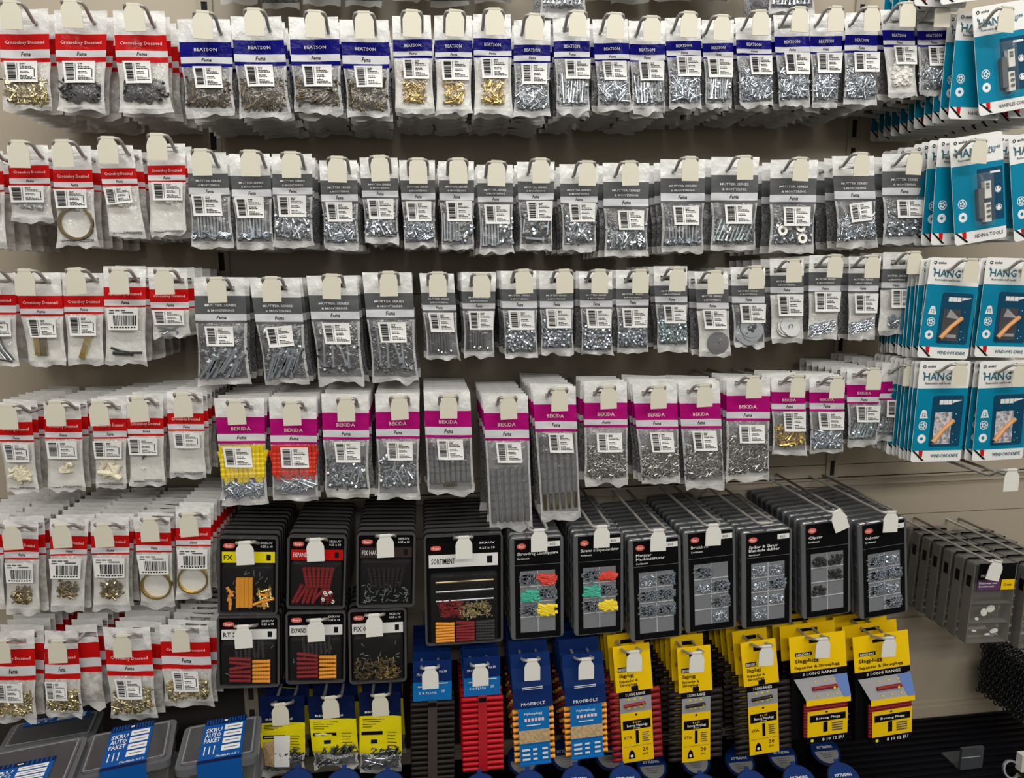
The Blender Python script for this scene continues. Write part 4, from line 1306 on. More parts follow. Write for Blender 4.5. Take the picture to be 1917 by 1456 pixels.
def hang_card(q, row, colname, tagxy, variant, L, nback, dy, off):
    hp = P(tagxy[0], tagxy[1], -L) if tagxy else None
    Y = -L + 0.034
    top, w, h, roll = frame(q, Y)
    lower = row in ('third', 'fourth')
    which = f"{colname} teal card in the {row} row"
    G = 'teal hook cards'
    if hp:
        hook(hp, f"wire hook with cream tag in front of the {which}", L=L, group='wire display hooks', tagroll=0.06 if lower else 0.03)
    root = thing('hook_card', {'box': f"teal and white card with clear blister, front of the {which[:-0 or None]}".replace('front of the ', 'foremost '), 'tool': f"teal and white card with wooden handle picture, foremost {which}"}['tool' if lower else 'box'], 'card', top, G, roll)
    cm = hang_card_mesh(w, h, lower, {'second': 'SIDING TOOLS', 'top': 'HANDLES CORK'}.get(row, 'WINDOWS KNIVE'))
    card = cm.build('card', root)
    y = -0.0012
    if lower:
        pn = MB()
        pn.rbox(-w * 0.18, -h * 0.845, w * 0.43, -h * 0.335, y, 0.0, 0.004, DTEAL, 0.0006, back=False)
        z0 = -h * 0.40
        for k in range(3):
            pn.quad(-w * .05 + k * w * .085, z0 - h * .025, -w * .05 + k * w * .085 + w * .078, z0 + h * .02, y - 0.0003, WINK)
        pn.add([(w * .21, y - .0003, z0 - h * .012), (w * .40, y - .0003, z0 + h * .016), (w * .40, y - .0003, z0 + h * .02), (w * .21, y - .0003, z0 + h * .02)], [(0, 1, 2, 3)], WINK)
        for x, z in ((.30, -.52), (.28, -.72), (.34, -.78), (.28, -.80)):
            pn.disc(w * x, h * z, .0008, .0011, y - .0003, WINK, 8)
        pn.build('printed_panel', root)
        ph = MB()
        px0, px1, pz0, pz1 = -w * .12, w * .22, -h * .82, -h * .50
        pb = y - 0.0006
        ph.quad(px0, pz0, px1, pz1, pb, PHOTOD if variant < 2 else PHOTOL)
        if variant < 2:
            ph.add([(px0 + .012 * 1, pb - .0002, pz1), (px1, pb - .0002, pz1 - .016), (px0 + .006, pb - .0002, pz1 - .014)], [(0, 1, 2)], PHOTO)
            ph.quad(px0 + .006, pz0 + .006, px1 - .003, pz0 + .011, pb - .0002, PHOTO)
        ph.build('picture', root)
        hm = MB()
        hm.tube([(px0 - .001, pb - .002, pz0 + .004), ((px0 + px1) / 2, pb - .002, (pz0 + pz1) / 2 - .003), (px1 + .002, pb - .002, pz1 - .014)], 0.0036, WOODH, 8)
        hm.build('wooden_handle', root, True)
    else:
        pn = MB()
        pn.quad(-w * .02, -h * .81, w * .46, -h * .32, y + .0004, DTEAL)
        for k, z in enumerate((-.53, -.70)):
            pn.add(*ringmesh(w * .36, h * z, .0055, .0045, y, 12), WINK)
            pn.add([(w * .36 - .005, y, h * z - .004), (w * .36 + .005, y, h * z - .004), (w * .36, y, h * z + .006)], [(0, 1, 2)], WINK)
        pn.quad(w * .22, -h * .375, w * .42, -h * .355, y, WINK)
        pn.build('printed_panel', root)
        bl = MB()
        bl.rbox(-w * .13, -h * .86, w * .20, -h * .36, -0.014, 0, 0.005, CLEAR, 0.003, back=False)
        bl.build('blister', root, True)
        it = MB()
        it.box(w * .03, -0.010, -h * .60, w * .15, -0.002, -h * .44, WPLAS)
        it.box(w * .02, -0.009, -h * .82, w * .14, -0.002, -h * .64, WPLAS)
        it.box(-w * .08, -0.008, -h * .78, w * .02, -0.002, -h * .50, COMP)
        for z in (-.47, -.50, -.67, -.72, -.77):
            it.quad(w * .05, h * z - .002, w * .12, h * z + .002, -0.0103, SOFTINK)
        it.build('plastic_hooks', root)
    base = None
    for k in range(nback):
        if base is None:
            o = bpy.data.objects.new('hook_card', card.data)
            base = o
        else:
            o = base.copy()
        col.objects.link(o)
        o.parent = None
        j = random.Random(k * 13 + len(row) + int(q[0]))
        o.location = (top.x + off[0] + j.uniform(-.002, .002), top.y + dy * (k + 1), top.z + off[1] + j.uniform(-.002, .002))
        o.rotation_euler = (0, off[2] + j.uniform(-.015, .015), 0)
        tag(o, f"{ORD[k + 1]} teal and white card stacked behind the foremost {which}", 'card', G)


LH = 0.285
hang_card((1820, 1918, 7, 1833, 1930, 209), 'top', 'left', (1884, 16), 0, LH, 11, 0.021, (-.006, -.004, 0.0))
hang_card((1933, 2030, 14, 1936, 2032, 212), 'top', 'right', None, 0, LH, 9, 0.024, (-.004, -.002, 0.0))
hang_card((1780, 1874, 252, 1786, 1887, 452), 'second', 'left', (1834, 263), 0, LH, 8, 0.020, (-.004, -.001, 0.0))
hang_card((1889, 1985, 247, 1898, 1996, 444), 'second', 'right', None, 0, LH, 6, 0.020, (-.004, -.001, 0.0))
hang_card((1743, 1839, 484, 1716, 1811, 671), 'third', 'left', (1819, 487), 0, LH, 12, 0.010, (-.001, 0, 0.01))
hang_card((1848, 1945, 483, 1823, 1920, 669), 'third', 'right', (1928, 487), 1, LH, 12, 0.010, (-.001, 0, 0.01))
hang_card((1722, 1819, 676, 1705, 1797, 864), 'fourth', 'left', (1797, 682), 2, LH, 12, 0.010, (-.001, 0, 0.01))
hang_card((1835, 1932, 675, 1820, 1914, 861), 'fourth', 'right', (1911, 683), 3, LH, 12, 0.011, (-.001, 0, 0.01))
hang_card((1752, 1850, -196, 1760, 1860, 3), 'uppermost', 'left', None, 0, LH, 5, 0.02, (-.004, 0, 0.0))
hook(P(1893, 880, -LH - .03), 'empty wire hook with white tag below the lowest teal cards', L=LH + .03, tmat=WTAG, group='wire display hooks')


# ---- black clamshells of plugs
def clamshell(q, tagxy, num, row, band, words_, fill, w_, nback, dy=0.0195, wink=INK, with_white=False):
    Y = -HL + 0.014
    top, w, h, roll = frame(q, Y)
    hp = P(tagxy[0], tagxy[1], -HL - 0.012)
    hook(hp, f"wire hook with white tag over the {ORD[num]} black clamshell in the {row} row", tmat=WTAG, lift=.013, group='wire display hooks', L=HL + 0.012)
    root = thing('plug_clamshell', f"black clamshell pack of {w_}, {ORD[num]} in {row} clamshell row", 'pack', top, 'black clamshell packs of wall plugs', roll)
    rnd = random.Random(num * 7 + len(row))

    def shell(mb):
        mb.rbox(-w / 2, -h, w / 2, 0, 0.004, 0.012, 0.006, BLACKC, 0.002)
        # rim
        V, F = [], []
        for (ins, y) in ((0, .004), (0.0, -.002), (.0035, -.002), (.0035, .003)):
            r = 0.007
            pts = []
            for cx, cz, a0 in ((w / 2 - r, -r, 0), (-w / 2 + r, -r, 90), (-w / 2 + r, -h + r, 180), (w / 2 - r, -h + r, 270)):
                for k in range(5):
                    a = math.radians(a0 + 22.5 * k)
                    rr = r - ins
                    pts.append((cx + rr * math.cos(a), y, cz + rr * math.sin(a)))
            V += pts
        n = 20
        for k in range(3):
            for i in range(n):
                j = (i + 1) % n
                F.append((k * n + i, k * n + j, (k + 1) * n + j, (k + 1) * n + i))
        mb.add(V, F, DEDGE)
    sm = MB()
    shell(sm)
    sm.build('shell', root, False)
    cd = MB()
    y = 0.0025
    zt = -h * 0.04
    cd.quad(-w * .44, -h * .33, w * .44, zt, y + .001, BLACKC)
    z0, z1 = (-h * .30, -h * .185) if h > 0.14 else (-h * .34, -h * .20)
    cd.quad(-w * .44, z0, w * .44, z1, y, band)
    lw = min(w, 0.085)
    cd.add([(-w * .42 + lw * .11 + lw * .105 * (abs(math.cos(a)) ** .6) * (1 if math.cos(a) > 0 else -1), y - .0003, -h * .125 + .0042 * (abs(math.sin(a)) ** .8) * (1 if math.sin(a) > 0 else -1)) for a in [2 * math.pi * k / 24 for k in range(24)]], [tuple(range(24))], LOGO)
    cd.text('Rapi', -w * .42 + lw * .05, -h * .125 - .0017, .0036, y - .0006, WINK, width=lw * .12)
    cd.text('SKRUV', w * .20, -h * .10, .0036, y - .0003, WINK, width=w * .2)
    cd.text('0.25 x 18', w * .20, -h * .145, .0036, y - .0003, WINK, width=w * .2)
    cd.text(words_, -w * .41, (z0 + z1) / 2 - (z1 - z0) * .22, (z1 - z0) * .45, y - .0003, wink, width=w * .30)
    cd.quad(w * .30, z0 + (z1 - z0) * .22, w * .37, z0 + (z1 - z0) * .78, y - .0003, INK if band is not BLACKC else WINK)
    cd.build('header_card', root)
    ct = MB()
    yb = 0.0015
    if fill == 'orange':
        for i in range(4):
            ct.box(-w * .20 + i * .0065, -.001, -h * .90, -w * .20 + i * .0065 + .006, .004, -h * .53, OPLUG)
        T = T_plug(.018, .0026)
        for i in range(14):
            put(ct, T, (w * rnd.uniform(.16, .38), yb - .002, -h * rnd.uniform(.66, .88)), rnd.uniform(-.5, .5) + 1.57 * rnd.randint(0, 1), GOLD if i % 2 else OPLUG)
        for i in range(4):
            put(ct, T, (-w * .30, yb - .002, -h * (.70 + .055 * i)), rnd.uniform(-.6, .6), OPLUG)
        scat(ct, rnd, -w * .38, -h * .92, w * .38, -h * .45, 26, STEEL, yb)
    elif fill == 'red':
        T = T_plug(.034, .0033)
        for i in range(7):
            put(ct, T, ((-.18 + .07 * i) * w, yb - .003, -h * .57), -.18 + .06 * i, DRED)
        for i in range(8):
            put(ct, T, ((-.32 + .075 * i) * w, yb - .001, -h * .80), rnd.uniform(-.4, .4) + .3, DRED)
        for i in range(9):
            put(ct, T_nut(.003, .005), (w * rnd.uniform(.1, .34), yb - .004, -h * rnd.uniform(.76, .9)), rnd.uniform(0, 3), DRED if i % 2 else WPLAS, rnd.uniform(.8, 1.6))
    elif fill == 'dark':
        T = T_plug(.034, .0031)
        for i in range(8):
            put(ct, T, ((-.26 + .075 * i) * w, yb - .002, -h * .60), -.20 + .055 * i, DPLUG)
        scat(ct, rnd, -w * .38, -h * .92, w * .38, -h * .68, 60, STEEL, yb - .002)
    elif fill == 'mixed':
        for i, x in enumerate(range(3)):
            z = -h * (.43 + .085 * i)
            ct.tube([(-w * .36, yb - .002, z), (w * .38, yb - .002, z + .001)], .0021, DSTEEL if i else BRONZE)
        C_jumble2(ct, rnd, -w * .32, -h * .74, -w * .02, -h * .60, 110, DRED, yb - .002)
        C_jumble2(ct, rnd, -w * .06, -h * .76, w * .34, -h * .62, 150, PALEGOLD, yb - .002)
        for k, mt in enumerate((OPLUG, DRED, KPLUG)):
            for i in range(7):
                put(ct, T_plug(w * .24, .0030), ((-.25 + .26 * k) * w, yb - .003, -h * (.805 + .026 * i)), 1.57 + rnd.uniform(-.08, .08), mt)
    elif fill in ('redorange', 'redorange2'):
        for i in range(6):
            put(ct, T_plug(.034, .0031), (-w * .14, yb - .002, -h * (.60 + .06 * i)), 1.57 + rnd.uniform(-.15, .3) * (1 if i < 3 else .3), DRED)
            put(ct, T_plug(.028, .0031), (w * .20, yb - .002, -h * (.64 + .055 * i)), 1.57 + rnd.uniform(-.06, .06), OPLUG)
        for i in range(7):
            put(ct, T_plug(.03, .0028), ((-.2 + .07 * i) * w, yb, -h * .48), rnd.uniform(-.1, .1), KPLUG)
        scat(ct, rnd, -w * .38, -h * .9, w * .38, -h * .42, 14, STEEL, yb)
    else:
        C_jumble2(ct, rnd, -w * .40, -h * .94, w * .36, -h * .68, 110, BRONZE, yb - .002, .012)
        C_jumble2(ct, rnd, -w * .0, -h * .94, w * .34, -h * .76, 40, GOLD, yb - .002, .008)
        scat(ct, rnd, -w * .38, -h * .7, w * .38, -h * .45, 8, STEEL, yb)
    o = ct.build('wall_plugs', root)
    o['kind'] = 'stuff'
    fr = MB()
    fr.rbox(-w * .43, -h * .965, w * .43, -h * .35, -0.006, .004, .005, DGLASS, .003, back=False)
    fr.build('clear_front', root, True)
    base = None
    for k in range(nback):
        if base is None:
            bm_ = MB()
            shell(bm_)
            bm_.rbox(-w * .43, -h * .965, w * .43, -h * .30, -0.004, .004, .005, DEDGE, .003, back=False)
            bm_.quad(-w * .44, -h * .30, w * .44, -h * .03, .002, BLACKC)
            bm_.quad(-w * .44, z0, w * .44, z1, .0015, band)
            base = o = bm_.build('plug_clamshell')
            o.rotation_euler = (0, roll, 0)
        else:
            o = base.copy()
            col.objects.link(o)
        o.location = (top.x, top.y + dy * (k + 1), top.z + .002)
        tag(o, f"{ORD[k + 1]} black clamshell behind the {ORD[num]} one of the {row} clamshell row", 'pack', 'black clamshell packs of wall plugs')


def C_jumble2(mb, rnd, x0, z0, x1, z1, n, mt, y, L=0.008):
    T = T_screw(L, .001, .002)
    for i in range(n):
        put(mb, T, (rnd.uniform(x0, x1), y - rnd.random() * .002, rnd.uniform(z0, z1)), rnd.uniform(0, 6.3), mt, rnd.uniform(-.4, .4))


clamshell((408, 521, 1004, 408, 520, 1151), (458, 1016), 1, 'upper', LEMON, 'FX 15', 'orange', 'orange plugs under a yellow band', 8)
clamshell((539, 649, 1002, 536, 646, 1139), (590, 1010), 2, 'upper', RED, 'EXPAND 7', 'red', 'wine red plugs under a red band', 8, wink=WINK)
clamshell((668, 778, 997, 667, 776, 1136), (721, 1003), 3, 'upper', mat('umber_card', (.035, .018, .016), .4), 'FIX HAUS', 'dark', 'dark brown plugs', 9, wink=WINK)
clamshell((797, 937, 999, 793, 945, 1204), (868, 1006), 4, 'upper', CARDW, 'SORTIMENT', 'mixed', 'plugs in three colours', 9)
clamshell((406, 524, 1152, 408, 524, 1286), (455, 1173), 1, 'lower', CARDW, 'RT 224', 'redorange', 'mixed plugs', 4)
clamshell((535, 647, 1144, 535, 647, 1278), (591, 1161), 2, 'lower', CARDW, 'EXPAND 5', 'redorange2', 'red and orange plugs', 4)
clamshell((652, 760, 1139, 654, 762, 1277), (700, 1152), 3, 'lower', CARDW, 'FIX 055', 'brasslow', 'loose brass screws', 4)


# ---- grey assortment boxes
def assortment(q, tagxy, num, title, cells, wd_, nback, dy=0.0212, tagroll=0.0):
    Y = -HL + 0.010
    top, w, h, roll = frame(q, Y)
    if tagxy:
        hook(P(tagxy[0], tagxy[1], -HL - .014), f"wire hook with white tag on the {ORD[num]} grey assortment box", straight=True, L=HL + .014, tmat=WTAG, group='wire display hooks', tagroll=tagroll)
    else:
        hook(P((q[0] + q[1]) / 2 - 2, q[2] - 13, -HL), f"wire hook without tag over the {ORD[num]} grey assortment box", straight=True, L=HL, tmat=WTAG, group='wire display hooks', with_tag=False)
    root = thing('assortment_box', f"grey assortment box of {wd_}, {ORD[num]} one from left", 'box', top, 'grey assortment boxes', roll)
    rnd = random.Random(num + 90)
    cs = MB()
    cs.rbox(-w / 2, -h, w / 2, 0, 0.003, 0.0135, 0.007, CASE, .0015)
    V = [(-w * .30, -h * .90), (w * .44, -h * .90)]
    for z in (-.12, -.3, -.45, -.6, -.75, -.9):
        cs.box(-w / 2 - .0012, .004, h * z - .003, -w / 2, .012, h * z + .003, CASE)
    cs.rbox(-w / 2, -h, w / 2, 0, -0.0005, 0.003, 0.007, mat('grey_case_rim', (.095, .1, .105), .13, spec=.8), .0012, back=False)
    cs.build('case', root)
    sv = MB()
    x0, x1 = -w * .41, w * .44
    y = -0.0012
    wz1, wz0 = -h * .325, -h * .925
    wx0, wx1 = x0 + w * .095, x1 - w * .10
    zt, zb = -h * .02, -h * .985
    sv.quad(x0, wz1, x1, zt, y, BLACKC)
    sv.quad(x0, zb, x1, wz0, y, BLACKC)
    sv.quad(x0, wz0, wx0, wz1, y, BLACKC)
    sv.quad(wx1, wz0, x1, wz1, y, BLACKC)
    sv.quad(x0, -h * .268, x1, -h * .263, y - .0003, SOFTINK)
    sv.add([(x0 + w * .13 + w * .085 * math.cos(a), y - .0003, -h * .085 + h * .028 * math.sin(a)) for a in [2 * math.pi * k / 24 for k in range(24)]], [tuple(range(24))], LOGO)
    sv.text('Rapi', x0 + w * .085, -h * .095, h * .022, y - .0006, WINK, width=w * .09)
    for k, t in enumerate(title):
        sv.text(t, x0 + w * .05, -h * (.16 + .036 * k) - .002, h * .029, y - .0003, WINK, width=min(w * .76, len(t) * h * .021))
    sv.text('Sortiment', x0 + w * .05, -h * (.20 + .035 * (len(title) - 1)) - .002, h * .019, y - .0003, WINK, width=w * .22)
    sv.quad(x1 - w * .24, -h * .10, x1 - w * .01, -h * .05, y - .0003, CARDW)
    sv.text('BOX', x1 - w * .19, -h * .088, h * .024, y - .0006, SOFTINK, width=w * .1)
    sv.build('sleeve', root)
    inn = MB()
    yi = y + .0004
    inn.quad(wx0, wz0, wx1, wz1, yi, COMP)
    inn.build('tray', root)
    dv = MB()
    mx = (wx0 + wx1) / 2
    dv.box(mx - .0006, yi - .0012, wz0, mx + .0006, yi, wz1, mat('divider_grey', (.48, .49, .5), .3))
    nr = 4
    for k in range(1, nr):
        z = lerp(wz1, wz0, k / nr)
        dv.box(wx0, yi - .0012, z - .0006, wx1, yi, z + .0006, mat('divider_grey', (.48, .49, .5), .3))
    dv.build('dividers', root)
    ct = MB()
    for r in range(nr):
        for c in range(2):
            k = cells[r * 2 + c]
            a0, a1 = (wx0, mx) if c == 0 else (mx, wx1)
            b1, b0 = lerp(wz1, wz0, r / nr), lerp(wz1, wz0, (r + 1) / nr)
            cx, cz = (a0 + a1) / 2, (b0 + b1) / 2
            ww, hh = (a1 - a0) * .95, (b1 - b0) * .8
            pm = {'r': RPLUG, 'g': GREENP, 'y': YPLUG}.get(k)
            if pm:
                for i in range(26):
                    put(ct, T_plug(.019, .0030), (cx + rnd.uniform(-.33, .33) * ww, yi - .001, cz - hh * .1 + rnd.uniform(-.33, .3) * hh), 1.57 + rnd.uniform(-.5, .5), pm)
            elif k == 's':
                for i in range(90):
                    put(ct, T_screw(.014, .0010, .0024), (cx + rnd.uniform(-.42, .42) * ww, yi - .001, cz + (-.42 + .75 * rnd.random()) * hh), 1.57 + rnd.uniform(-.6, .6), STEEL)
            elif k == 'n':
                for i in range(70):
                    put(ct, T_nut(.0024, .0020), (cx + rnd.uniform(-.42, .42) * ww, yi - .001, cz + (-.42 + .7 * rnd.random()) * hh), rnd.uniform(0, 3), STEEL, rnd.uniform(0, 1.6))
            elif k == 'd':
                for i in range(34):
                    put(ct, T_nut(.0034, .003), (cx + rnd.uniform(-.40, .40) * ww, yi - .001, cz + (-.42 + .7 * rnd.random()) * hh), rnd.uniform(0, 3), BLACKM, rnd.uniform(0, 1.6))
    if ct.n:
        o = ct.build('fasteners', root)
        o['kind'] = 'stuff'
    lid = MB()
    lid.quad(wx0, wz0, wx1, wz1, y - .0006, mat('clear_window', (.8, .82, .84), .1, alpha=.12))
    lid.build('window', root)
    base = None
    for k in range(nback):
        if base is None:
            bm_ = MB()
            bm_.rbox(-w / 2, -h, w / 2, 0, 0.003, 0.0135, 0.007, CASE, .0015)
            bm_.rbox(-w / 2, -h, w / 2, 0, -0.0005, 0.003, 0.007, MATS['grey_case_rim'], .0012, back=False)
            bm_.quad(x0, zb, x1, zt, y, BLACKC)
            for z in (-.12, -.3, -.45, -.6, -.75, -.9):
                bm_.box(-w / 2 - .0012, .004, h * z - .003, -w / 2, .012, h * z + .003, CASE)
            base = o = bm_.build('assortment_box')
            o.rotation_euler = (0, roll, 0)
        else:
            o = base.copy()
            col.objects.link(o)
        o.location = (top.x, top.y + dy * (k + 1), top.z)
        tag(o, f"{ORD[k + 1]} grey plastic box stacked behind the {ORD[num]} assortment box from left", 'box', 'grey assortment boxes')


assortment((953, 1055, 1004, 957, 1055, 1195), (1009, 993), 1, ['Skruvdrag Läskflippare'], 'sr' 'gs' 'sy' '  ', 'coloured plugs beside the long-plug bag', 6)
assortment((1072, 1168, 998, 1076, 1166, 1187), (1126, 986), 2, ['Skruvar & Expanderskruv'], 'sr' 'gs' 'sy' '  ', 'coloured plugs and screws', 9)
assortment((1176, 1274, 1006, 1180, 1277, 1196), (1232, 993), 3, ['Muttrar', 'Maskinskruvar'], 'ns' 'ss' 'ss' '  ', 'zinc machine screws', 9)
assortment((1278, 1377, 991, 1284, 1378, 1180), (1335, 983), 4, ['Brickbox'], 's ' 'ns' ' s' ' n', 'flat washers', 9)
assortment((1388, 1483, 992, 1389, 1482, 1172), None, 5, ['Spikar & Skruv', 'Blandade dubbar'], 'nn' 'ns' 'nn' 'n ', 'zinc pins and tacks', 9)
assortment((1498, 1593, 974, 1503, 1591, 1153), (1565, 958), 6, ['Clipsar'], 'dd' ' d' 'd ' '  ', 'black clips', 9, tagroll=-.38)
assortment((1604, 1698, 974, 1611, 1698, 1153), (1667, 959), 7, ['Oxboxar'], 'sn' 'ss' 'sn' ' s', 'bright steel screws', 9)


# ---- slim clear boxes at the far right
def slim_box(q, num, tagxy, nback, dy, wd_):
    Y = -HL + .01
    top, w, h, roll = frame(q, Y)
    if tagxy:
        hook(P(tagxy[0], tagxy[1], -HL - .014), 'wire hook with crooked white tag over the clear slim box', straight=True, L=HL + .014, tmat=WTAG, group='wire display hooks', tagroll=.25)
    else:
        hook(P((q[0] + q[1]) / 2, q[2] - 6, -HL - .014), 'wire hook over the clear slim box cut off by the frame', straight=True, L=HL + .014, tmat=WTAG, group='wire display hooks')
    root = thing('slim_box', wd_, 'box', top, 'slim clear boxes', roll)

    def body(mb):
        mb.rbox(-w / 2, -h, w / 2, 0, -.002, .018, .006, CLEAR, .002)
        for z in (-.02, -.50, -.74, -.985):
            mb.box(-w / 2 + .002, -.0022, h * z - .0008, w / 2 - .002, .016, h * z + .0008, CEDGE)
        for x in (-w / 2 + .001, w / 2 - .001):
            mb.box(x - .0012, -.0028, -h + .005, x + .0012, .018, -.005, CEDGE)
        mb.box(-w / 2 - .0008, .002, -h * .30, -w / 2 + .001, .012, -h * .17, BLKPL)
    mb = MB()
    body(mb)
    mb.build('case', root)
    c = MB()
    c.quad(-w * .40, -h * .33, w * .47, -.001, -.0034, BLACKC)
    c.quad(-w * .40, -h * .33, w * .14, -h * .205, -.0038, PURP)
    c.quad(w * .16, -h * .33, w * .47, -h * .205, -.0038, YELL)
    c.text('PICK', -w * .34, -h * .17, .005, -.0038, WINK)
    c.text('Filtklossar mm', -w * .37, -h * .255, .004, -.0042, WINK, width=w * .42)
    c.text('Sortiment', -w * .37, -h * .295, .004, -.0042, WINK, width=w * .36)
    c.text('12 mm', w * .22, -h * .28, .005, -.0042, INK, width=w * .18)
    c.build('label_card', root)
    t = MB()
    for x, z, a, b_ in ((-.1, -.62, .16, .05), (.05, -.58, .2, .045), (-.25, -.70, .1, .02), (-.28, -.85, .12, .014), (.2, -.86, .2, .03), (.05, -.9, .14, .015)):
        t.add([(w * x + w * a * .5 * math.cos(k), .002, h * z + h * b_ * math.sin(k + x)) for k in [2 * math.pi * i / 14 for i in range(14)]], [tuple(range(14))], WPLAS)
    t.build('felt_pads', root)
    base = None
    for k in range(nback):
        if base is None:
            mb = MB()
            body(mb)
            mb.quad(-w * .40, -h * .33, w * .47, -.001, -.0024, BLACKC)
            base = o = mb.build('slim_box')
            o.rotation_euler = (0, roll, 0)
        else:
            o = base.copy()
            col.objects.link(o)
        o.location = (top.x - .001 * k, top.y + dy * (k + 1), top.z + .001 * k)
        tag(o, f"{ORD[k + 1]} slim clear box behind the {'purple labelled one' if num == 1 else 'one cut off by the frame'}", 'box', 'slim clear boxes')


slim_box((1826, 1902, 1052, 1803, 1884, 1203), 1, (1866, 1051), 6, .029, 'clear slim box with purple and yellow label')
slim_box((1925, 2000, 1058, 1902, 1982, 1212), 2, None, 6, .029, 'clear slim box cut off by the right frame edge')


# ---- plug strips with blue header
def plug_strip(q, num, tagxy, mt, strap, wd_, yh, nback):
    Y = -HL + .02
    top, w, h, roll = frame(q, Y)
    hook(P(tagxy[0], tagxy[1], -HL - .008), f"wire hook with white tag on the {wd_.split()[0]} plug strip", lift=.012, L=HL + .008, tmat=WTAG, group='wire display hooks')
    root = thing('plug_strip', f"{wd_} plugs in two columns under a blue header", 'pack', top, 'plug strips with blue header', roll)
    hh = (yh - q[2]) / (q[5] - q[2]) * h
    hw = w * .42

    def build_head(mb):
        mb.box(-hw, -.002, -hh, hw, 0, 0, MIDB)
        mb.quad(-hw, -hh, hw, -hh * .52, -.0023, SKYB)
        mb.text('PROFI', -hw * .8, -hh * .36, .005, -.0024, WINK, width=hw * .4)
        mb.text('8 x 50', hw * .35, -hh * .30, .005, -.0024, WINK, width=hw * .4)
        mb.quad(-hw * .75, -hh * .65, -hw * .1, -hh * .62, -.0026, WINK)
        mb.quad(hw * .3, -hh * .58, hw * .8, -hh * .555, -.0026, WINK)
        mb.text('S 8 PLUG', -hw * .7, -hh * .83, .0042, -.0026, WINK, width=hw * .9)
        mb.text('25', hw * .45, -hh * .80, .005, -.0026, WINK)
    a = MB()
    build_head(a)
    a.build('header', root)
    n = int((h - hh) / .0098)
    V, F = T_plug(w * .46, .0042)
    prot = None
    for i in range(n):
        z = -hh - .006 - (h - hh - .008) * i / (n - 1)
        for sx in (-1, 1):
            if prot is None:
                pm = MB()
                put(pm, (V, F), (0, 0, 0), math.pi / 2, mt)
                prot = o = pm.build('plug', root, True)
            else:
                o = prot.copy()
                col.objects.link(o)
                o.parent = root
            o.location = (sx * w * .25, -.002, z)
    s = MB()
    s.box(-w * .10, -.0075, -h, w * .10, -.005, -hh + .002, strap)
    s.box(-w * .09, -.008, -hh - .009, w * .09, -.0072, -hh - .001, BLACKC)
    s.build('strap', root)
    base = None
    for k in range(nback):
        if base is None:
            b_ = MB()
            build_head(b_)
            for i in range(n):
                z = -hh - .006 - (h - hh - .008) * i / (n - 1)
                put(b_, T_plug(w * .96, .0040), (0, -.002, z), math.pi / 2, mt)
            base = o = b_.build('plug_strip')
            o.rotation_euler = (0, roll, 0)
        else:
            o = base.copy()
            col.objects.link(o)
        o.location = (top.x, top.y + .024 * (k + 1), top.z + .004)
        tag(o, f"{ORD[k + 1]} plug strip hanging behind the {wd_.split()[0]} one with blue header", 'pack', 'plug strips with blue header')


plug_strip((767, 851, 1236, 767, 853, 1475), 1, (805, 1251), DPLUG, mat('dark_strap', (.05, .038, .034), .4), 'dark brown', 1308, 5)
plug_strip((861, 942, 1229, 864, 944, 1438), 2, (899, 1246), BRPLUG, mat('red_strap', (.42, .01, .018), .35), 'bright red', 1299, 5)


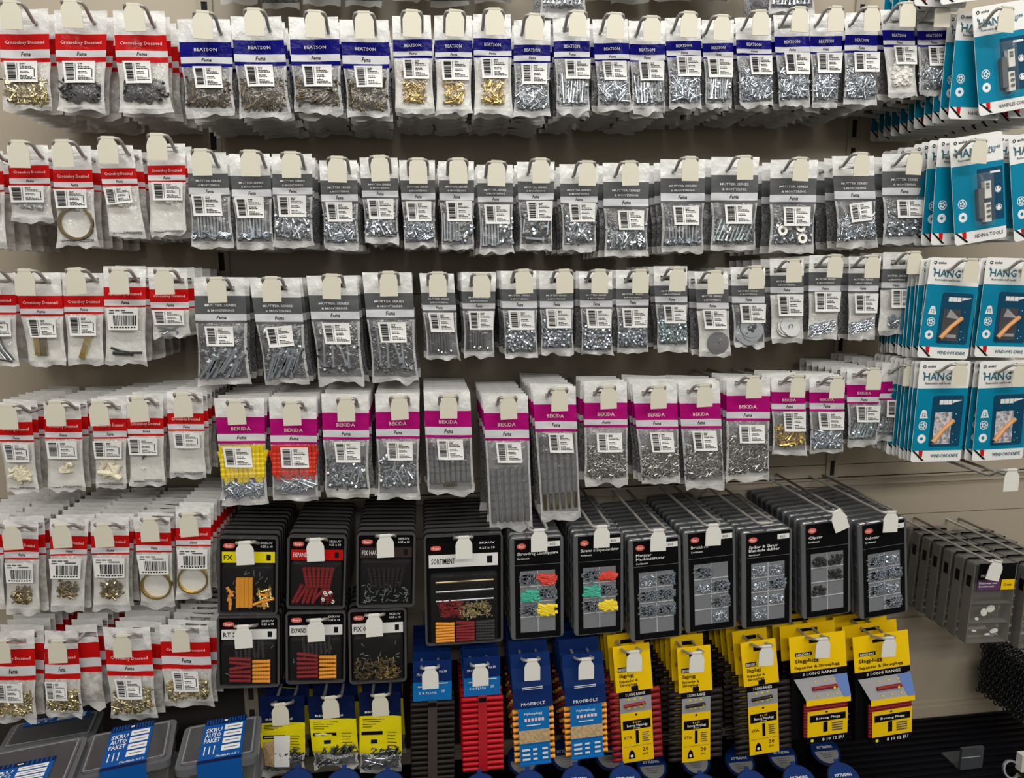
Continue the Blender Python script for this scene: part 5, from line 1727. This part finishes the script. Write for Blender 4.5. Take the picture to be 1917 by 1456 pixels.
# ---- blue and yellow carton packs
def blue_pack(q, num, tagxy, nback):
    Y = -HL + .02
    top, w, h, roll = frame(q, Y)
    hook(P(tagxy[0], tagxy[1], -HL - .008), f"wire hook with white tag on the {('left', 'right')[num - 1]} blue carton pack", lift=.012, L=HL + .008, tmat=WTAG, group='wire display hooks')
    root = thing('plug_carton', f"blue carton pack with orange plugs, {('left', 'right')[num - 1]} one of two", 'pack', top, 'blue carton plug packs', roll)

    def prof(t):        # depth of the folded card over its height
        return [(0, 0), (.12, -.004), (.28, -.014), (.46, -.017), (1, -.014)]

    def sheet(mb, x0, x1, t0, t1, mt, lift=0, taper=0.0):
        pr = prof(0)
        tt = sorted(set([t0, t1] + [p[0] for p in pr if t0 < p[0] < t1]))

        def dep(t):
            for (a, da), (b, db) in zip(pr, pr[1:]):
                if a <= t <= b:
                    return lerp(da, db, (t - a) / (b - a))
        V = []
        for t in tt:
            V += [(x0 * (1 - taper * t), dep(t) - lift, -h * t), (x1 * (1 - taper * t), dep(t) - lift, -h * t)]
        mb.add(V, [(2 * i, 2 * i + 2, 2 * i + 3, 2 * i + 1) for i in range(len(tt) - 1)], mt)
    hd = MB()
    sheet(hd, -w * .46, w * .46, 0, .46, MIDB)
    sheet(hd, -w * .46, w * .46, 0, .46, NAVYC, -.0015)
    for z, a in ((.285, .24), (.30, .24)):
        sheet(hd, -w * a, w * a, z - .01, z - .004, WINK, .0006)
    V2, F, wt = textmesh('PROFIBOLT')
    hd.add([((a / wt - .5) * w * .56, -.0178, -h * .435 + b_ * .006) for a, b_ in V2], F, WINK)
    hd.build('header', root)
    cd = MB()
    sheet(cd, -w * .36, w * .36, .46, 1.0, SKYB, .0012, .0)
    cd.quad(-w * .36, -h * .79, w * .36, -h * .665, -.0182, KRAFT)
    cd.text('Nylonplugg', -w * .22, -h * .52, .0045, -.0186, WINK, width=w * .42)
    for i in range(6):
        cd.quad((-.22 + .08 * i) * w, -h * .585, (-.22 + .08 * i + .055) * w, -h * .555, -.0184, PINK)
    cd.quad(-w * .18, -h * .625, w * .15, -h * .615, -.0184, WINK)
    for r in range(3):
        for c, (xa, xb) in enumerate(((-.30, -.12), (-.05, .05), (.17, .30))):
            cd.quad(xa * w, -h * (.86 + .045 * r) - .001, xb * w, -h * (.845 + .045 * r), -.0176, WINK)
    cd.box(-w * .37, -.019, -h * 1.0, w * .37, .0, -h * .985, SKYB)
    cd.build('printed_card', root)
    n = 9
    prot = None
    for i in range(n):
        z = -h * (.51 + .46 * i / (n - 1))
        for sx in (-1, 1):
            if prot is None:
                pm = MB()
                put(pm, T_plug(.03, .0040), (0, 0, 0), math.pi / 2, OPLUG)
                prot = o = pm.build('plug', root, True)
            else:
                o = prot.copy()
                col.objects.link(o)
                o.parent = root
            o.location = (sx * (w * .47 - .014), -.009, z)
            o.rotation_euler = (0, 0 if sx > 0 else math.pi, 0)
    base = None
    for k in range(nback):
        if base is None:
            b_ = MB()
            sheet(b_, -w * .46, w * .46, 0, .46, MIDB)
            sheet(b_, -w * .38, w * .38, .46, 1.0, SKYB, .001)
            for i in range(n):
                put(b_, T_plug(w * .94, .0038), (0, -.006, -h * (.51 + .46 * i / (n - 1))), math.pi / 2, OPLUG if i % 2 else DRED)
            base = o = b_.build('plug_carton')
            o.rotation_euler = (0, roll, 0)
        else:
            o = base.copy()
            col.objects.link(o)
        o.location = (top.x, top.y + .03 * (k + 1), top.z + .012)
        tag(o, f"{ORD[k + 1]} blue carton pack behind the {('left', 'right')[num - 1]} one", 'pack', 'blue carton plug packs')


blue_pack((949, 1034, 1222, 964, 1036, 1418), 1, (996, 1236), 4)
blue_pack((1045, 1134, 1222, 1059, 1133, 1406), 2, (1097, 1234), 4)


def yellow_pack(q, num, tagxy, th, mt, wide, wd_, nback, wedge=False):
    """q spans the whole pack incl. plugs; th = height share of the yellow header"""
    Y = -HL + .022
    top, w, h, roll = frame(q, Y)
    hook(P(tagxy[0], tagxy[1], -HL - .008), f"wire hook with white tag on the {ORD[num]} yellow pack", L=HL + .008, lift=.010, tmat=WTAG, group='wire display hooks')
    root = thing('plug_pack', f"yellow carded pack of {wd_} plugs, {ORD[num]} yellow one from left", 'pack', top, 'yellow carded plug packs', roll)
    hw = w * .5
    hh = h * th
    fy = -.006 if not wedge else -.004

    def head(mb):
        mb.add([(-hw, .0, 0), (hw, .0, 0), (hw * 1.0, fy - .004, -hh), (-hw * 1.0, fy - .004, -hh)], [(0, 3, 2, 1)], YELL)
        mb.add([(-hw, .0012, 0), (hw, .0012, 0), (hw, fy - .0028, -hh), (-hw, fy - .0028, -hh)], [(0, 1, 2, 3)], YELL)

    def hq(mb, x0, z0, x1, z1, m_):
        d = lambda z: fy * 1 * (z / -hh) - .004 * (z / -hh) - .0005
        mb.add([(x0, d(z0), z0), (x1, d(z0), z0), (x1, d(z1), z1), (x0, d(z1), z1)], [(0, 1, 2, 3)], m_)

    def ht(mb, st, x, z, s, width, m_):
        V2, F, wt = textmesh(st)
        d = lambda zz: (fy - .004) * (zz / -hh) - .0009
        mb.add([(x + a / wt * width, d(z + b_ * s), z + b_ * s) for a, b_ in V2], F, m_)
    a = MB()
    head(a)
    hq(a, -hw * .30, -hh * .22, hw * .35, -hh * .13, BLACKC)
    hq(a, -hw * .82, -hh * .56, -hw * .22, -hh * .46, BLACKC)
    ht(a, 'BENDERS', -hw * .78, -hh * .545, hh * .065, hw * .5, WINK)
    if wedge:
        ht(a, 'Slagplugg', -hw * .84, -hh * .74, hh * .11, hw * .85, INK)
        ht(a, 'Expander & Skruvplugg', -hw * .86, -hh * .92, hh * .085, hw * 1.6, INK)
    else:
        ht(a, 'Slagplugg', -hw * .78, -hh * .68, hh * .085, hw * .8, INK)
        ht(a, 'Expander &', -hw * .78, -hh * .79, hh * .06, hw * 1.0, INK)
        ht(a, 'Skruvplugg', -hw * .78, -hh * .87, hh * .06, hw * .95, INK)
        hq(a, -hw * .18, -hh * .995, hw * .2, -hh * .89, BLACKC)
    a.build('header', root)
    # card
    c = MB()
    ch = h - hh
    cw = hw * (.86 if not wedge else .97)
    yf = fy - .006
    c.box(-cw, yf, -hh - ch * .075, cw, yf + .003, -hh, BLACKC)
    c.text('S LONG RANGE', -cw * .62, -hh - ch * .055, ch * .042, yf - .0004, WINK, width=cw * 1.25)
    if not wedge:
        c.quad(-cw, -hh - ch * .29, cw, -hh - ch * .075, yf - .0002, PHOTO)
        c.tube([(-cw * .75, yf - .002, -hh - ch * .185), (cw * .6, yf - .002, -hh - ch * .17)], .0030, mt)
        for k in range(6):
            c.quad(-cw * .5 + (k % 3) * cw * .38, -hh - ch * (.115 + .12 * (k // 3)), -cw * .36 + (k % 3) * cw * .38, -hh - ch * (.095 + .12 * (k // 3)), yf - .0006, LEMON)
        c.disc(cw * .45, -hh - ch * .175, .0022, .0026, yf - .0045, LEMON, 10)
        c.quad(-cw, -h, cw, -hh - ch * .29, yf - .0002, YELL)
        c.disc(0, -hh - ch * .325, .0022, .0022, yf - .0006, INK, 10)
        c.quad(-cw * .88, -hh - ch * .53, cw * .88, -hh - ch * .40, yf - .0005, BLACKC)
        c.text('8 x 60', -cw * .25, -hh - ch * .445, ch * .03, yf - .0008, YELL, width=cw * .5)
        c.text('Betong Murplugg', -cw * .62, -hh - ch * .49, ch * .036, yf - .0008, WINK, width=cw * 1.3)
        c.text('10 mm', -cw * .2, -hh - ch * .52, ch * .02, yf - .0008, WINK, width=cw * .4)
        c.quad(-cw * .10, -hh - ch * .74, cw * .10, -hh - ch * .55, yf - .0005, BLACKC)
        c.text('ETA', -cw * .82, -hh - ch * .66, ch * .04, yf - .0006, INK, width=cw * .5)
        for k in range(5):
            c.quad(cw * .32, -hh - ch * (.60 + .03 * k), cw * (.78 - .08 * (k % 2)), -hh - ch * (.585 + .03 * k), yf - .0005, SOFTINK)
        c.quad(-cw * .88, -hh - ch * .775, cw * .88, -hh - ch * .77, yf - .0005, SOFTINK)
        c.add([(-cw * .62, yf - .0005, -hh - ch * .95), (-cw * .18, yf - .0005, -hh - ch * .95), (-cw * .24, yf - .0005, -hh - ch * .86), (-cw * .40, yf - .0005, -hh - ch * .82), (-cw * .56, yf - .0005, -hh - ch * .86)], [(0, 1, 2, 3, 4)], BLACKC)
        c.disc(-cw * .40, -hh - ch * .91, cw * .10, cw * .10, yf - .0008, WINK, 12)
        c.text('20', cw * .30, -hh - ch * .86, ch * .06, yf - .0006, INK)
        c.text('pcs', cw * .34, -hh - ch * .91, ch * .035, yf - .0006, INK)
    else:
        # slanted photo panel, red plugs showing, yellow square, black foot
        z1, z2 = -hh - ch * .09, -hh - ch * .36
        yo = yf - .014
        xs = cw * .14
        c.add([(-cw * .95, yf - .0006, z1), (cw, yf - .0006, z1), (cw, yo, z2), (-cw + 2.6 * xs, yo, z2)], [(0, 1, 2, 3)], PHOTO)
        c.add([(-cw + 2.6 * xs, yo, z2), (cw, yo, z2), (cw, yo - .001, z2 - ch * .08), (-cw + 2.6 * xs, yo - .001, z2 - ch * .08)], [(0, 1, 2, 3)], YELL)
        md = lambda t: lerp(yf, yo, t) - .002
        c.add([(cw * .5, md(0) + .0008, z1), (cw, md(0) + .0008, z1), (cw, md(1) + .0008, z2), (cw * .75, md(1) + .0008, z2)], [(0, 1, 2, 3)], mat('photo_blue', (.10, .18, .45), .5))
        zm = (z1 + z2) / 2
        c.tube([(-cw * .35, md(.5), zm), (cw * .55, md(.5), zm + .001)], .0036, DRED)
        for k in range(6):
            x = -cw * .2 + (k % 3) * cw * .35
            z = lerp(z1, z2, .18 if k < 3 else .82)
            c.disc(x, z, .0022, .0016, md(.18 if k < 3 else .82), LEMON, 8)
        c.disc(cw * .42, zm, .0024, .003, md(.5) - .004, LEMON, 10)
        z3 = z2 - ch * .08
        c.quad(-cw * .60, -hh - ch * .90, cw * .88, -hh - ch * .52, yo - .0015, YELL)
        c.disc(cw * .10, -hh - ch * .545, .0024, .002, yo - .002, INK, 10)
        c.quad(-cw * .52, -hh - ch * .68, cw * .80, -hh - ch * .58, yo - .002, BLACKC)
        c.text('Betong Plugg', -cw * .30, -hh - ch * .645, ch * .034, yo - .0024, WINK, width=cw * .9)
        c.quad(-cw * .02, -hh - ch * .84, cw * .14, -hh - ch * .69, yo - .002, BLACKC)
        for k in range(4):
            c.quad(cw * .3, -hh - ch * (.735 + .035 * k), cw * .7, -hh - ch * (.715 + .035 * k), yo - .002, SOFTINK)
        c.box(-cw * .62, yo - .001, -h, cw * .88, yf, -hh - ch * .905, BLACKC)
        c.text('8 10 12 EU', -cw * .05, -h + ch * .025, ch * .045, yo - .0014, WINK, width=cw * .8)
        c.disc(-cw * .42, -h + ch * .045, .0032, .0032, yo - .0014, LEMON, 10)
    c.build('printed_card', root)
    n = 12 if not wedge else 11
    L = w * wide
    prot = None
    if not wedge:
        for i in range(n):
            z = -hh - ch * (.03 + .94 * i / (n - 1))
            if prot is None:
                pm = MB()
                put(pm, T_plug(L, .0046), (0, 0, 0), math.pi / 2, mt)
                prot = o = pm.build('plug', root, True)
            else:
                o = prot.copy()
                col.objects.link(o)
                o.parent = root
            o.location = (0, yf + .0055, z)
    else:
        for i in range(n):
            z = -hh - ch * (.46 + .44 * i / (n - 1))
            if prot is None:
                pm = MB()
                put(pm, T_plug(hw * 1.52, .0042), (0, 0, 0), math.pi / 2, DRED)
                prot = o = pm.build('plug', root, True)
            else:
                o = prot.copy()
                col.objects.link(o)
                o.parent = root
            o.location = (hw * .10, yo + .0045, z)
        side = MB()
        side.box(-hw * .99, yf + .002, -h, hw * .9, yf + .016, -hh - ch * .05, BLACKC)
        side.build('backing_card', root)
    base = None
    for k in range(nback):
        if base is None:
            b_ = MB()
            head(b_)
            hq(b_, -hw * .30, -hh * .22, hw * .35, -hh * .13, BLACKC)
            ht(b_, 'Slagplugg', -hw * .78, -hh * .68, hh * .085, hw * .8, INK)
            for i in range(12):
                put(b_, T_plug(L, .0042), (0, .001, -hh - ch * (.03 + .94 * i / 11)), math.pi / 2, mt if not wedge else DPLUG)
            b_.quad(-hw * .8, -h, hw * .8, -hh, -.005, YELL if not wedge else BLACKC)
            base = o = b_.build('plug_pack')
            o.rotation_euler = (0, roll, 0)
        else:
            o = base.copy()
            col.objects.link(o)
        o.location = (top.x - .002, top.y + .031 * (k + 1), top.z + .010 * (1 if k else .6))
        tag(o, f"{ORD[k + 1]} yellow headed pack hanging behind the {ORD[num]} yellow pack from left", 'pack', 'yellow carded plug packs')


yellow_pack((1146, 1216, 1207, 1159, 1224, 1416), 1, (1187, 1220), .375, DRED, 1.38, 'wine red', 5)
yellow_pack((1266, 1331, 1210, 1270, 1327, 1416), 2, (1304, 1222), .375, DPLUG, 1.62, 'dark brown', 5)
yellow_pack((1384, 1453, 1199, 1396, 1455, 1402), 3, (1434, 1210), .37, DPLUG, 1.62, 'short dark brown', 5)
yellow_pack((1478, 1580, 1187, 1476, 1579, 1373), 4, (1540, 1196), .325, DRED, .9, 'red wedge-boxed', 5, True)
yellow_pack((1597, 1698, 1186, 1596, 1697, 1373), 5, (1664, 1194), .325, DRED, .9, 'tall red wedge-boxed', 5, True)

# ------------------------------------------------------------------ setting: panels, uprights, base shelf, floor
xL, xR = -1.5, 1.7
seams = [P(1571, 869, 0).z, P(1680, 963, 0).z, P(1690, 1165, 0).z, P(1690, 1340, 0).z]
ZS = PZ(1690, 1341, 0).z if False else P(1690, 1341, 0).z      # top of the base shelf
zz = [0.0, ZS, ZS + .012] + [seams[2], seams[1], seams[0]]
step = seams[0] - seams[1]
while zz[-1] < 2.3:
    zz.append(zz[-1] + 0.36)
wb = MB()
g = .0016
for a, b in zip(zz, zz[1:]):
    wb.box(xL, 0.0, a + g / 2, xR, 0.018, b - g / 2, WALLM)
wb.box(xL, 0.008, 0, xR, 0.03, zz[-1], mat('panel_backing', (.16, .15, .13), .7))  # darker board behind the panels, visible in the seams
# added dark sheet, painting deep shade onto the lower left and middle wall
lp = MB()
lp.box(xL, -.0025, ZS, P(1577, 560, 0).x, -.0002, seams[2] - .012, mat('lower_wall_shade', (.035, .031, .027), .55, spec=.2))
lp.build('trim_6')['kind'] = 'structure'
o = wb.build('wall_back')
o['kind'] = 'structure'
tr = MB()
z0 = P(1300, 912, 0).z
tr.box(xL, -.006, z0 - .009, xR, 0, z0 + .009, WALLM)
tr.box(xL, -.012, z0 + .006, xR, 0, z0 + .009, WALLM)
tr.build('trim_1')['kind'] = 'structure'
tr = MB()
tr.box(xL, -.010, ZS, xR, 0, ZS + .022, WALLM)
tr.box(xL, -.006, ZS + .022, xR, 0, ZS + .030, WALLM)
tr.build('trim_2')['kind'] = 'structure'
tr = MB()
tr.box(xL, -.008, seams[2] - .006, xR, 0, seams[2] + .014, WALLM)
tr.build('trim_3')['kind'] = 'structure'
for n_, px in enumerate((((408, 375)), ((1577, 560)))):
    x = P(px[0], px[1], 0).x
    m_ = MB()
    pw = .013
    m_.box(x - pw, -.004, ZS, x - .005, 0, 2.3, POST)
    m_.box(x + .005, -.004, ZS, x + pw, 0, 2.3, POST)
    z = ZS + .02
    zref = P(px[0], 490 if n_ == 0 else 642, 0).z
    z = zref - .052 * 20
    while z < 2.2:
        if z > ZS:
            m_.box(x - .005, -.0035, z + .016, x + .005, 0, z + .036, POST)
            m_.box(x - .005, -.001, z - .016, x + .005, 0.0005, z + .016, SLOT)
        z += .052
    m_.build(f'trim_{4 + n_}')['kind'] = 'structure'

fl = MB()
fl.box(-2.5, -4.5, -.05, 2.8, .03, 0, FLOORM)
fl.build('floor')['kind'] = 'structure'

# base shelf with ribs
SD = 0.42
root = thing('base_shelf', 'black base shelf with fine ribs below all the hanging packs', 'shelf', (0.1, -SD / 2, 0))
d_ = MB()
d_.box(xL - .1, -SD / 2, ZS - .03, xR - .1, SD / 2 - .011, ZS - .001, SHELFM)
d_.build('deck', root)
r_ = MB()
xr0 = P(1560, 1400, -.1).x - .1
for k in range(22):
    y = -SD / 2 + .02 + k * .018
    r_.box(xr0, y, ZS - .001, xR - .1, y + .006, ZS + .0025, SHELFM)
r_.build('ribbed_mat', root)
k_ = MB()
k_.box(xL - .1, -SD / 2 + .02, 0, xR - .1, -SD / 2 + .035, ZS - .03, SHELFM)
k_.build('kick_plate', root)


# ---- clear bins with blue sleeves
def bin_box(bl, br, fl_, fr, hgt, label, stack_y, sleeve=(.32, .62), dr=(0.0, 1.0), zl=None):
    """lid corners in the photograph; the lid plane lies at height zl"""
    c = [PZ(x, y, zl) for x, y in (bl, br, fl_, fr)]
    back, front = (c[0] + c[1]) / 2, (c[2] + c[3]) / 2
    w = ((c[1] - c[0]).length + (c[3] - c[2]).length) / 2
    dpt = (back - front).length
    yaw = math.atan2(-(back - front).x, (back - front).y)
    ctr = (back + front) / 2
    root = thing('lidded_bin', label, 'box', (ctr.x, ctr.y, zl - hgt), 'clear lidded bins with blue sleeves')
    root.rotation_euler = (0, 0, yaw)
    b = MB()
    b.add(*slab(w * .94, dpt * .94, 0, hgt - .012, .008), CLEAR)
    b.build('bin', root)
    l = MB()
    l.add(*slab(w, dpt, hgt - .014, hgt - .003, .010), CASEL)
    l.add(*slab(w * .88, dpt * .86, hgt - .003, hgt, .008), CASEL)
    l.add(*slab(w * .80, dpt * .76, hgt, hgt + .0006, .006), mat('lid_inset', (.05, .053, .057), .2, spec=.3))
    for sx in (-1, 1):
        l.box(sx * w * .42 - .0009, -dpt * .40, hgt + .0006, sx * w * .42 + .0009, dpt * .40, hgt + .0011, LIDLINE)
        l.box(-w * .42, sx * dpt * .40 - .0009, hgt + .0006, w * .42, sx * dpt * .40 + .0009, hgt + .0011, LIDLINE)
    l.build('lid', root)
    s = MB()
    x0, x1 = (-.5 + sleeve[0]) * w, (-.5 + sleeve[1]) * w
    full = (dpt * .5 + .0008, -dpt * .5 - .0008)
    yf_, yb_ = lerp(full[1], full[0], dr[0]), lerp(full[1], full[0], dr[1])
    dfull, dpt = dpt, yb_ - yf_
    zt = hgt + .0018
    s.box(x0, yf_, zt - .0004, x1, yb_, zt, SKY2)
    if dr[0] == 0:
        s.box(x0, yf_ - .0004, hgt * .1, x1, yf_, zt, SKY2)
    if dr[1] == 1:
        s.box(x0, yb_, hgt * .1, x1, yb_ + .0004, zt, SKY2)
    sw = x1 - x0

    def tq(a, b2, c2, d2, m2, l=.0003):
        s.add([(x0 + a * sw, yf_ + b2 * dpt, zt + l), (x0 + c2 * sw, yf_ + b2 * dpt, zt + l), (x0 + c2 * sw, yf_ + d2 * dpt, zt + l), (x0 + a * sw, yf_ + d2 * dpt, zt + l)], [(0, 1, 2, 3)], m2)
    tq(0, .86, 1, 1.0, NAVYC)
    tq(0, -.0, 1, .07, NAVYC)
    for i in range(14):
        if i not in (6, 7):
            tq(.04 + i * .068, .875, .065 + i * .068, .985, SKY2, .0006)
    tq(.46, .91, .54, .95, WINK, .0006)
    for i in range(4):
        tq(.50, .22 + .16 * i, .93, .34 + .16 * i, WINK)
        tq(.56, .27 + .16 * i, .88, .285 + .16 * i, SOFTINK, .0006)
    for k, st in enumerate(('SKRU', 'AUTO', 'PAKET')):
        V2, F, wt = textmesh(st)
        s.add([(x0 + sw * (.06 + .38 * a / wt), yf_ + dpt * (.68 - .12 * k + .10 * b_), zt + .0004) for a, b_ in V2], F, WINK)
    for k in range(3):
        tq(.10 + .11 * k, .18, .125 + .11 * k, .36, WINK)
    V2, F, wt = textmesh('Plastlåda 0,5 l')
    s.add([(x0 + sw * (.4 + .52 * a / wt), yf_ + dpt * (.10 + .04 * b_), zt + .0004) for a, b_ in V2], F, WINK)
    s.build('sleeve', root)
    return root, (w, dpt)


def slab(w, d, z0, z1, r):
    V = []
    for z in (z0, z1):
        for cx, cy, a0 in ((w / 2 - r, d / 2 - r, 0), (-w / 2 + r, d / 2 - r, 90), (-w / 2 + r, -d / 2 + r, 180), (w / 2 - r, -d / 2 + r, 270)):
            for k in range(4):
                a = math.radians(a0 + 30 * k)
                V.append((cx + r * math.cos(a), cy + r * math.sin(a), z))
    n = 16
    F = [tuple(range(n - 1, -1, -1)), tuple(range(n, 2 * n))] + [(i, (i + 1) % n, n + (i + 1) % n, n + i) for i in range(n)]
    return V, F


LIDLINE = mat('lid_ridge', (.22, .225, .23), .25)
CASEL = mat('lid_plastic', (.10, .105, .115), .22, spec=.3)
SKY2 = mat('blue_sleeve', (.004, .075, .30), .45, spec=.12)
ZL = P(400, 1424, -.335).z
bins = [((351, 1347), (488, 1345), (331, 1430), (478, 1424), 'clear lidded bin with blue sleeve, beside the navy nail bags', (.27, .80)),
        ((174, 1361), (327, 1353), (147, 1440), (312, 1436), 'clear lidded bin with blue sleeve, middle one of the front bins', (.26, .74))]
hb = .045
nb = 0
for a in bins:
    r, (w, dp) = bin_box(a[0], a[1], a[2], a[3], hb, a[4], 0, a[5], zl=ZL)
    z = ZL - hb - .0035
    k = 0
    nb += 1
    while z - hb > ZS:
        k += 1
        c = copy_tree(r)
        c.location = r.location + Vector((.002 * k, -.012 * k, -(hb + .0035) * k))
        c['label'] = f"{ORD[k + 1]} clear lidded bin from the top in the {('right', 'middle')[nb - 1]} bin stack"
        z -= hb + .0035
        if k >= 2:
            break
ZL2 = ZL + .012
r3, _ = bin_box((-5, 1394), (158, 1385), (-60, 1490), (122, 1480), hb, 'clear lidded bin at the left corner with sleeve across its front', 0, (.05, .75), (0.0, .60), zl=ZL2)
r4, _ = bin_box((30, 1343), (193, 1336), (5, 1393), (168, 1385), hb, 'clear lidded bin tucked behind the left corner bin', 0, (.15, .85), (.72, 1.0), zl=P(90, 1391, -.175).z)
for r_, nm in ((r3, 'left corner'), (r4, 'tucked back')):
    for k in range(1, 3):
        c = copy_tree(r_)
        c.location = r_.location + Vector((-.014 * k if nm == 'left corner' else 0, 0, -(hb + .0035) * k))
        c['label'] = f"{ORD[k + 1]} clear lidded bin from the top in the {nm} stack"

for o_, nm in ((None, 'right'), (None, 'middle'), (r3, 'left corner'), (r4, 'rear left')):
    cand = [x for x in bpy.data.objects if x.parent is None and x.name.startswith('lidded_bin') and (nm in x['label'] or (nm == 'rear left' and 'tucked back' in x['label']))]
    if not cand:
        continue
    low = min(cand, key=lambda q_: q_.location.z)
    if low.location.z - ZS < .004:
        continue
    mb = MB()
    mb.box(-.05, -.04, -(low.location.z - ZS) + .0005, .05, .04, -.0008, BLKPL)
    o = mb.build('plinth')
    o.location = low.location
    o.rotation_euler = low.rotation_euler
    tag(o, f"low black plinth under the {nm} stack of clear lidded bins", 'plinth', 'plinths under the bins')

# ---- round tubs with blue lids on the base shelf
tubs = [(979, 1423, 0), (1059, 1413, 0), (1141, 1413, 0), (1220, 1433, 0), (1301, 1423, 0), (1385, 1426, 0), (1464, 1415, 0), (1545, 1405, 0),
        (992, 1475, 1), (1083, 1466, 1), (1172, 1465, 1), (1321, 1481, 1), (1410, 1473, 1), (1498, 1463, 1), (1581, 1458, 1), (553, 1473, 1), (642, 1473, 1), (725, 1476, 1), (900, 1481, 1)]
SILVD = mat('dull_silver_label', (.30, .305, .30), .4, .2)
TUBB = mat('tub_lid_blue', (.003, .022, .12), .5, spec=.1)
first = None
for i, (x, y, fr) in enumerate(tubs):
    Yt = -.135 if not fr else -.262
    p = P(x, y, Yt)
    hgt = .032
    if first is None:
        root = thing('round_tub', '', 'tub', p, 'round tubs with blue lids')
        b = MB()
        R_ = .0295
        V, F = lathe([(0, -hgt), (R_ * .9, -hgt), (R_, -.008), (R_ * 1.04, -.006), (R_ * 1.04, 0), (R_ * .97, .001)], 24)
        b.add(V, F, BLKPL)
        b.build('tub', root, False)
        l = MB()
        V = [(R_ * .97 * math.cos(2 * math.pi * k / 28), R_ * .97 * math.sin(2 * math.pi * k / 28), .0012) for k in range(28)]
        l.add(V, [tuple(range(28))], TUBB)
        l.add([(R_ * 1.02 * math.cos(2 * math.pi * k / 28), R_ * 1.02 * math.sin(2 * math.pi * k / 28), .0006) for k in range(28)], [tuple(range(28))], mat('lid_rim', (.003, .010, .06), .5, spec=.1))
        l.box(-.004, R_ * .9, -.001, .004, R_ * 1.2, .0008, TUBB)
        l.build('lid', root)
        lb = MB()
        lb.add([(R_ * .82 * math.cos(-math.pi * k / 16), R_ * .82 * math.sin(-math.pi * k / 16) - .001, .0018) for k in range(17)], [tuple(range(16, -1, -1))], SILVD)
        for k in range(3):
            lb.add([(-.014 + .002 * k, -.006 - .004 * k, .0021), (.013 - .003 * k, -.006 - .004 * k, .0021), (.013 - .003 * k, -.0048 - .004 * k, .0021), (-.014 + .002 * k, -.0048 - .004 * k, .0021)], [(0, 1, 2, 3)], SOFTINK)
        V2, F, wt = textmesh('EST TRADING')
        lb.add([(-.016 + .032 * a / wt, .004 + .005 * b_, .0021) for a, b_ in V2], F, WINK)
        lb.build('paper_label', root)
        first = root
    else:
        root = copy_tree(first)
        root.location = p
    root.rotation_euler = (.52, 0, 0)
    n_ = i + 1 if i < 8 else i - 7
    root['label'] = (f"round black tub with blue lid and silver label, {ORD[n_]} from left in rear row" if not fr else
                     f"round black tub with blue lid, {ORD[(n_ - 1 + 4) % 11 + 1]} from left in front row")
# tray that carries the tubs
xa, xb = P(500, 1430, -.3).x, P(1620, 1430, -.3).x
tb = MB()
tb.box(xa, -.335, ZS, xb, -.33, ZS + .03, BLKPL)
tb.box(xa, -.33, ZS, xb, -.20, ZS + .003, BLKPL)
for x in (xa, xb - .005):
    tb.box(x, -.335, ZS, x + .005, -.20, ZS + .02, BLKPL)
for x, y, fr in tubs:       # stepped blocks the tubs stand on
    p = P(x, y, -.135 if not fr else -.262)
    zt_ = p.z - .0475
    if zt_ > ZS + .004:
        tb.box(p.x - .026, p.y + .003, ZS + .003, p.x + .026, p.y + .045, zt_, BLKPL)
o = tb.build('display_tray')
tag(o, 'black display tray under the round tubs with blue lids', 'tray')

# ---- black link strips hanging at the lower right
def link_strip(x, Yf, ztop, zbot, w, n, label, with_hook):
    mb = MB()
    T = T_link(.0115, .0017)
    rows = int((ztop - zbot) / .0085)
    cols = int(w / .0085)
    for r in range(rows):
        for c in range(cols):
            put(mb, T, ((c - cols / 2 + .5 * (r % 2)) * .0085, .003 * math.sin(c * 2.1 + r), -.004 - r * .0085), .5 * (1 if (r + c) % 2 else -1), BLACKL)
    base = mb.build('link_mat', None, True)
    for k in range(n):
        o = base if k == 0 else base.copy()
        if k:
            col.objects.link(o)
        o.location = (x, Yf + .0125 * k, ztop + .004 * (k % 2))
        o.rotation_euler = (0, 0, .0)
        tag(o, label % ORD[k + 1], 'mat', 'black link mats')


BLACKL = mat('black_links', (.022, .022, .024), .3)
pk = P(1822, 1292, -.03)
zk = P(1825, 1190, -.03).z
link_strip(pk.x + .055, -.19, zk, pk.z, .11, 13, '%s black link mat from the front of the stack under the slim boxes', True)
hook(Vector((pk.x + .055, -.215, zk)), 'wire hook carrying the black link mats', L=.215, straight=True, with_tag=False, group='wire display hooks')

# ---- odds and ends on the base shelf at the right
p = PZ(1815, 1440, ZS)
root = thing('angle_bracket', 'dark smoked plastic holder standing on the ribbed black shelf', 'holder', p)
mb = MB()
hx = .024
mb.box(-hx, -.004, 0, hx, .002, .05, mat('smoke_plastic', (.05, .055, .06), .15))
mb.box(-hx, -.004, 0, hx, .05, .004, MATS['smoke_plastic'])
mb.build('body', root)
mb = MB()
mb.box(-hx, -.0046, .030, hx * .7, -.004, .0315, SILV)
mb.build('edge_strip', root)
p = PZ(1893, 1440, ZS + .02)
root = thing('shackle', 'bright metal ring on a white handled tool at the lower right corner', 'tool', p)
mb = MB()
mb.add(*(lambda T: ((T[0] * 1.0) @ np.array(Matrix.Rotation(1.2, 3, 'X')).T, T[1]))(lathe([(.014, -.002), (.018, -.002), (.018, .002), (.014, .002), (.014, -.002)], 24)), STEEL)
mb.build('ring', root)
mb = MB()
mb.box(.012, -.01, .0, .05, .004, .035, mat('off_white_plastic', (.6, .58, .54), .4))
mb.box(.012, -.012, -.02, .05, .004, .0, BRONZE)
mb.build('grip', root)
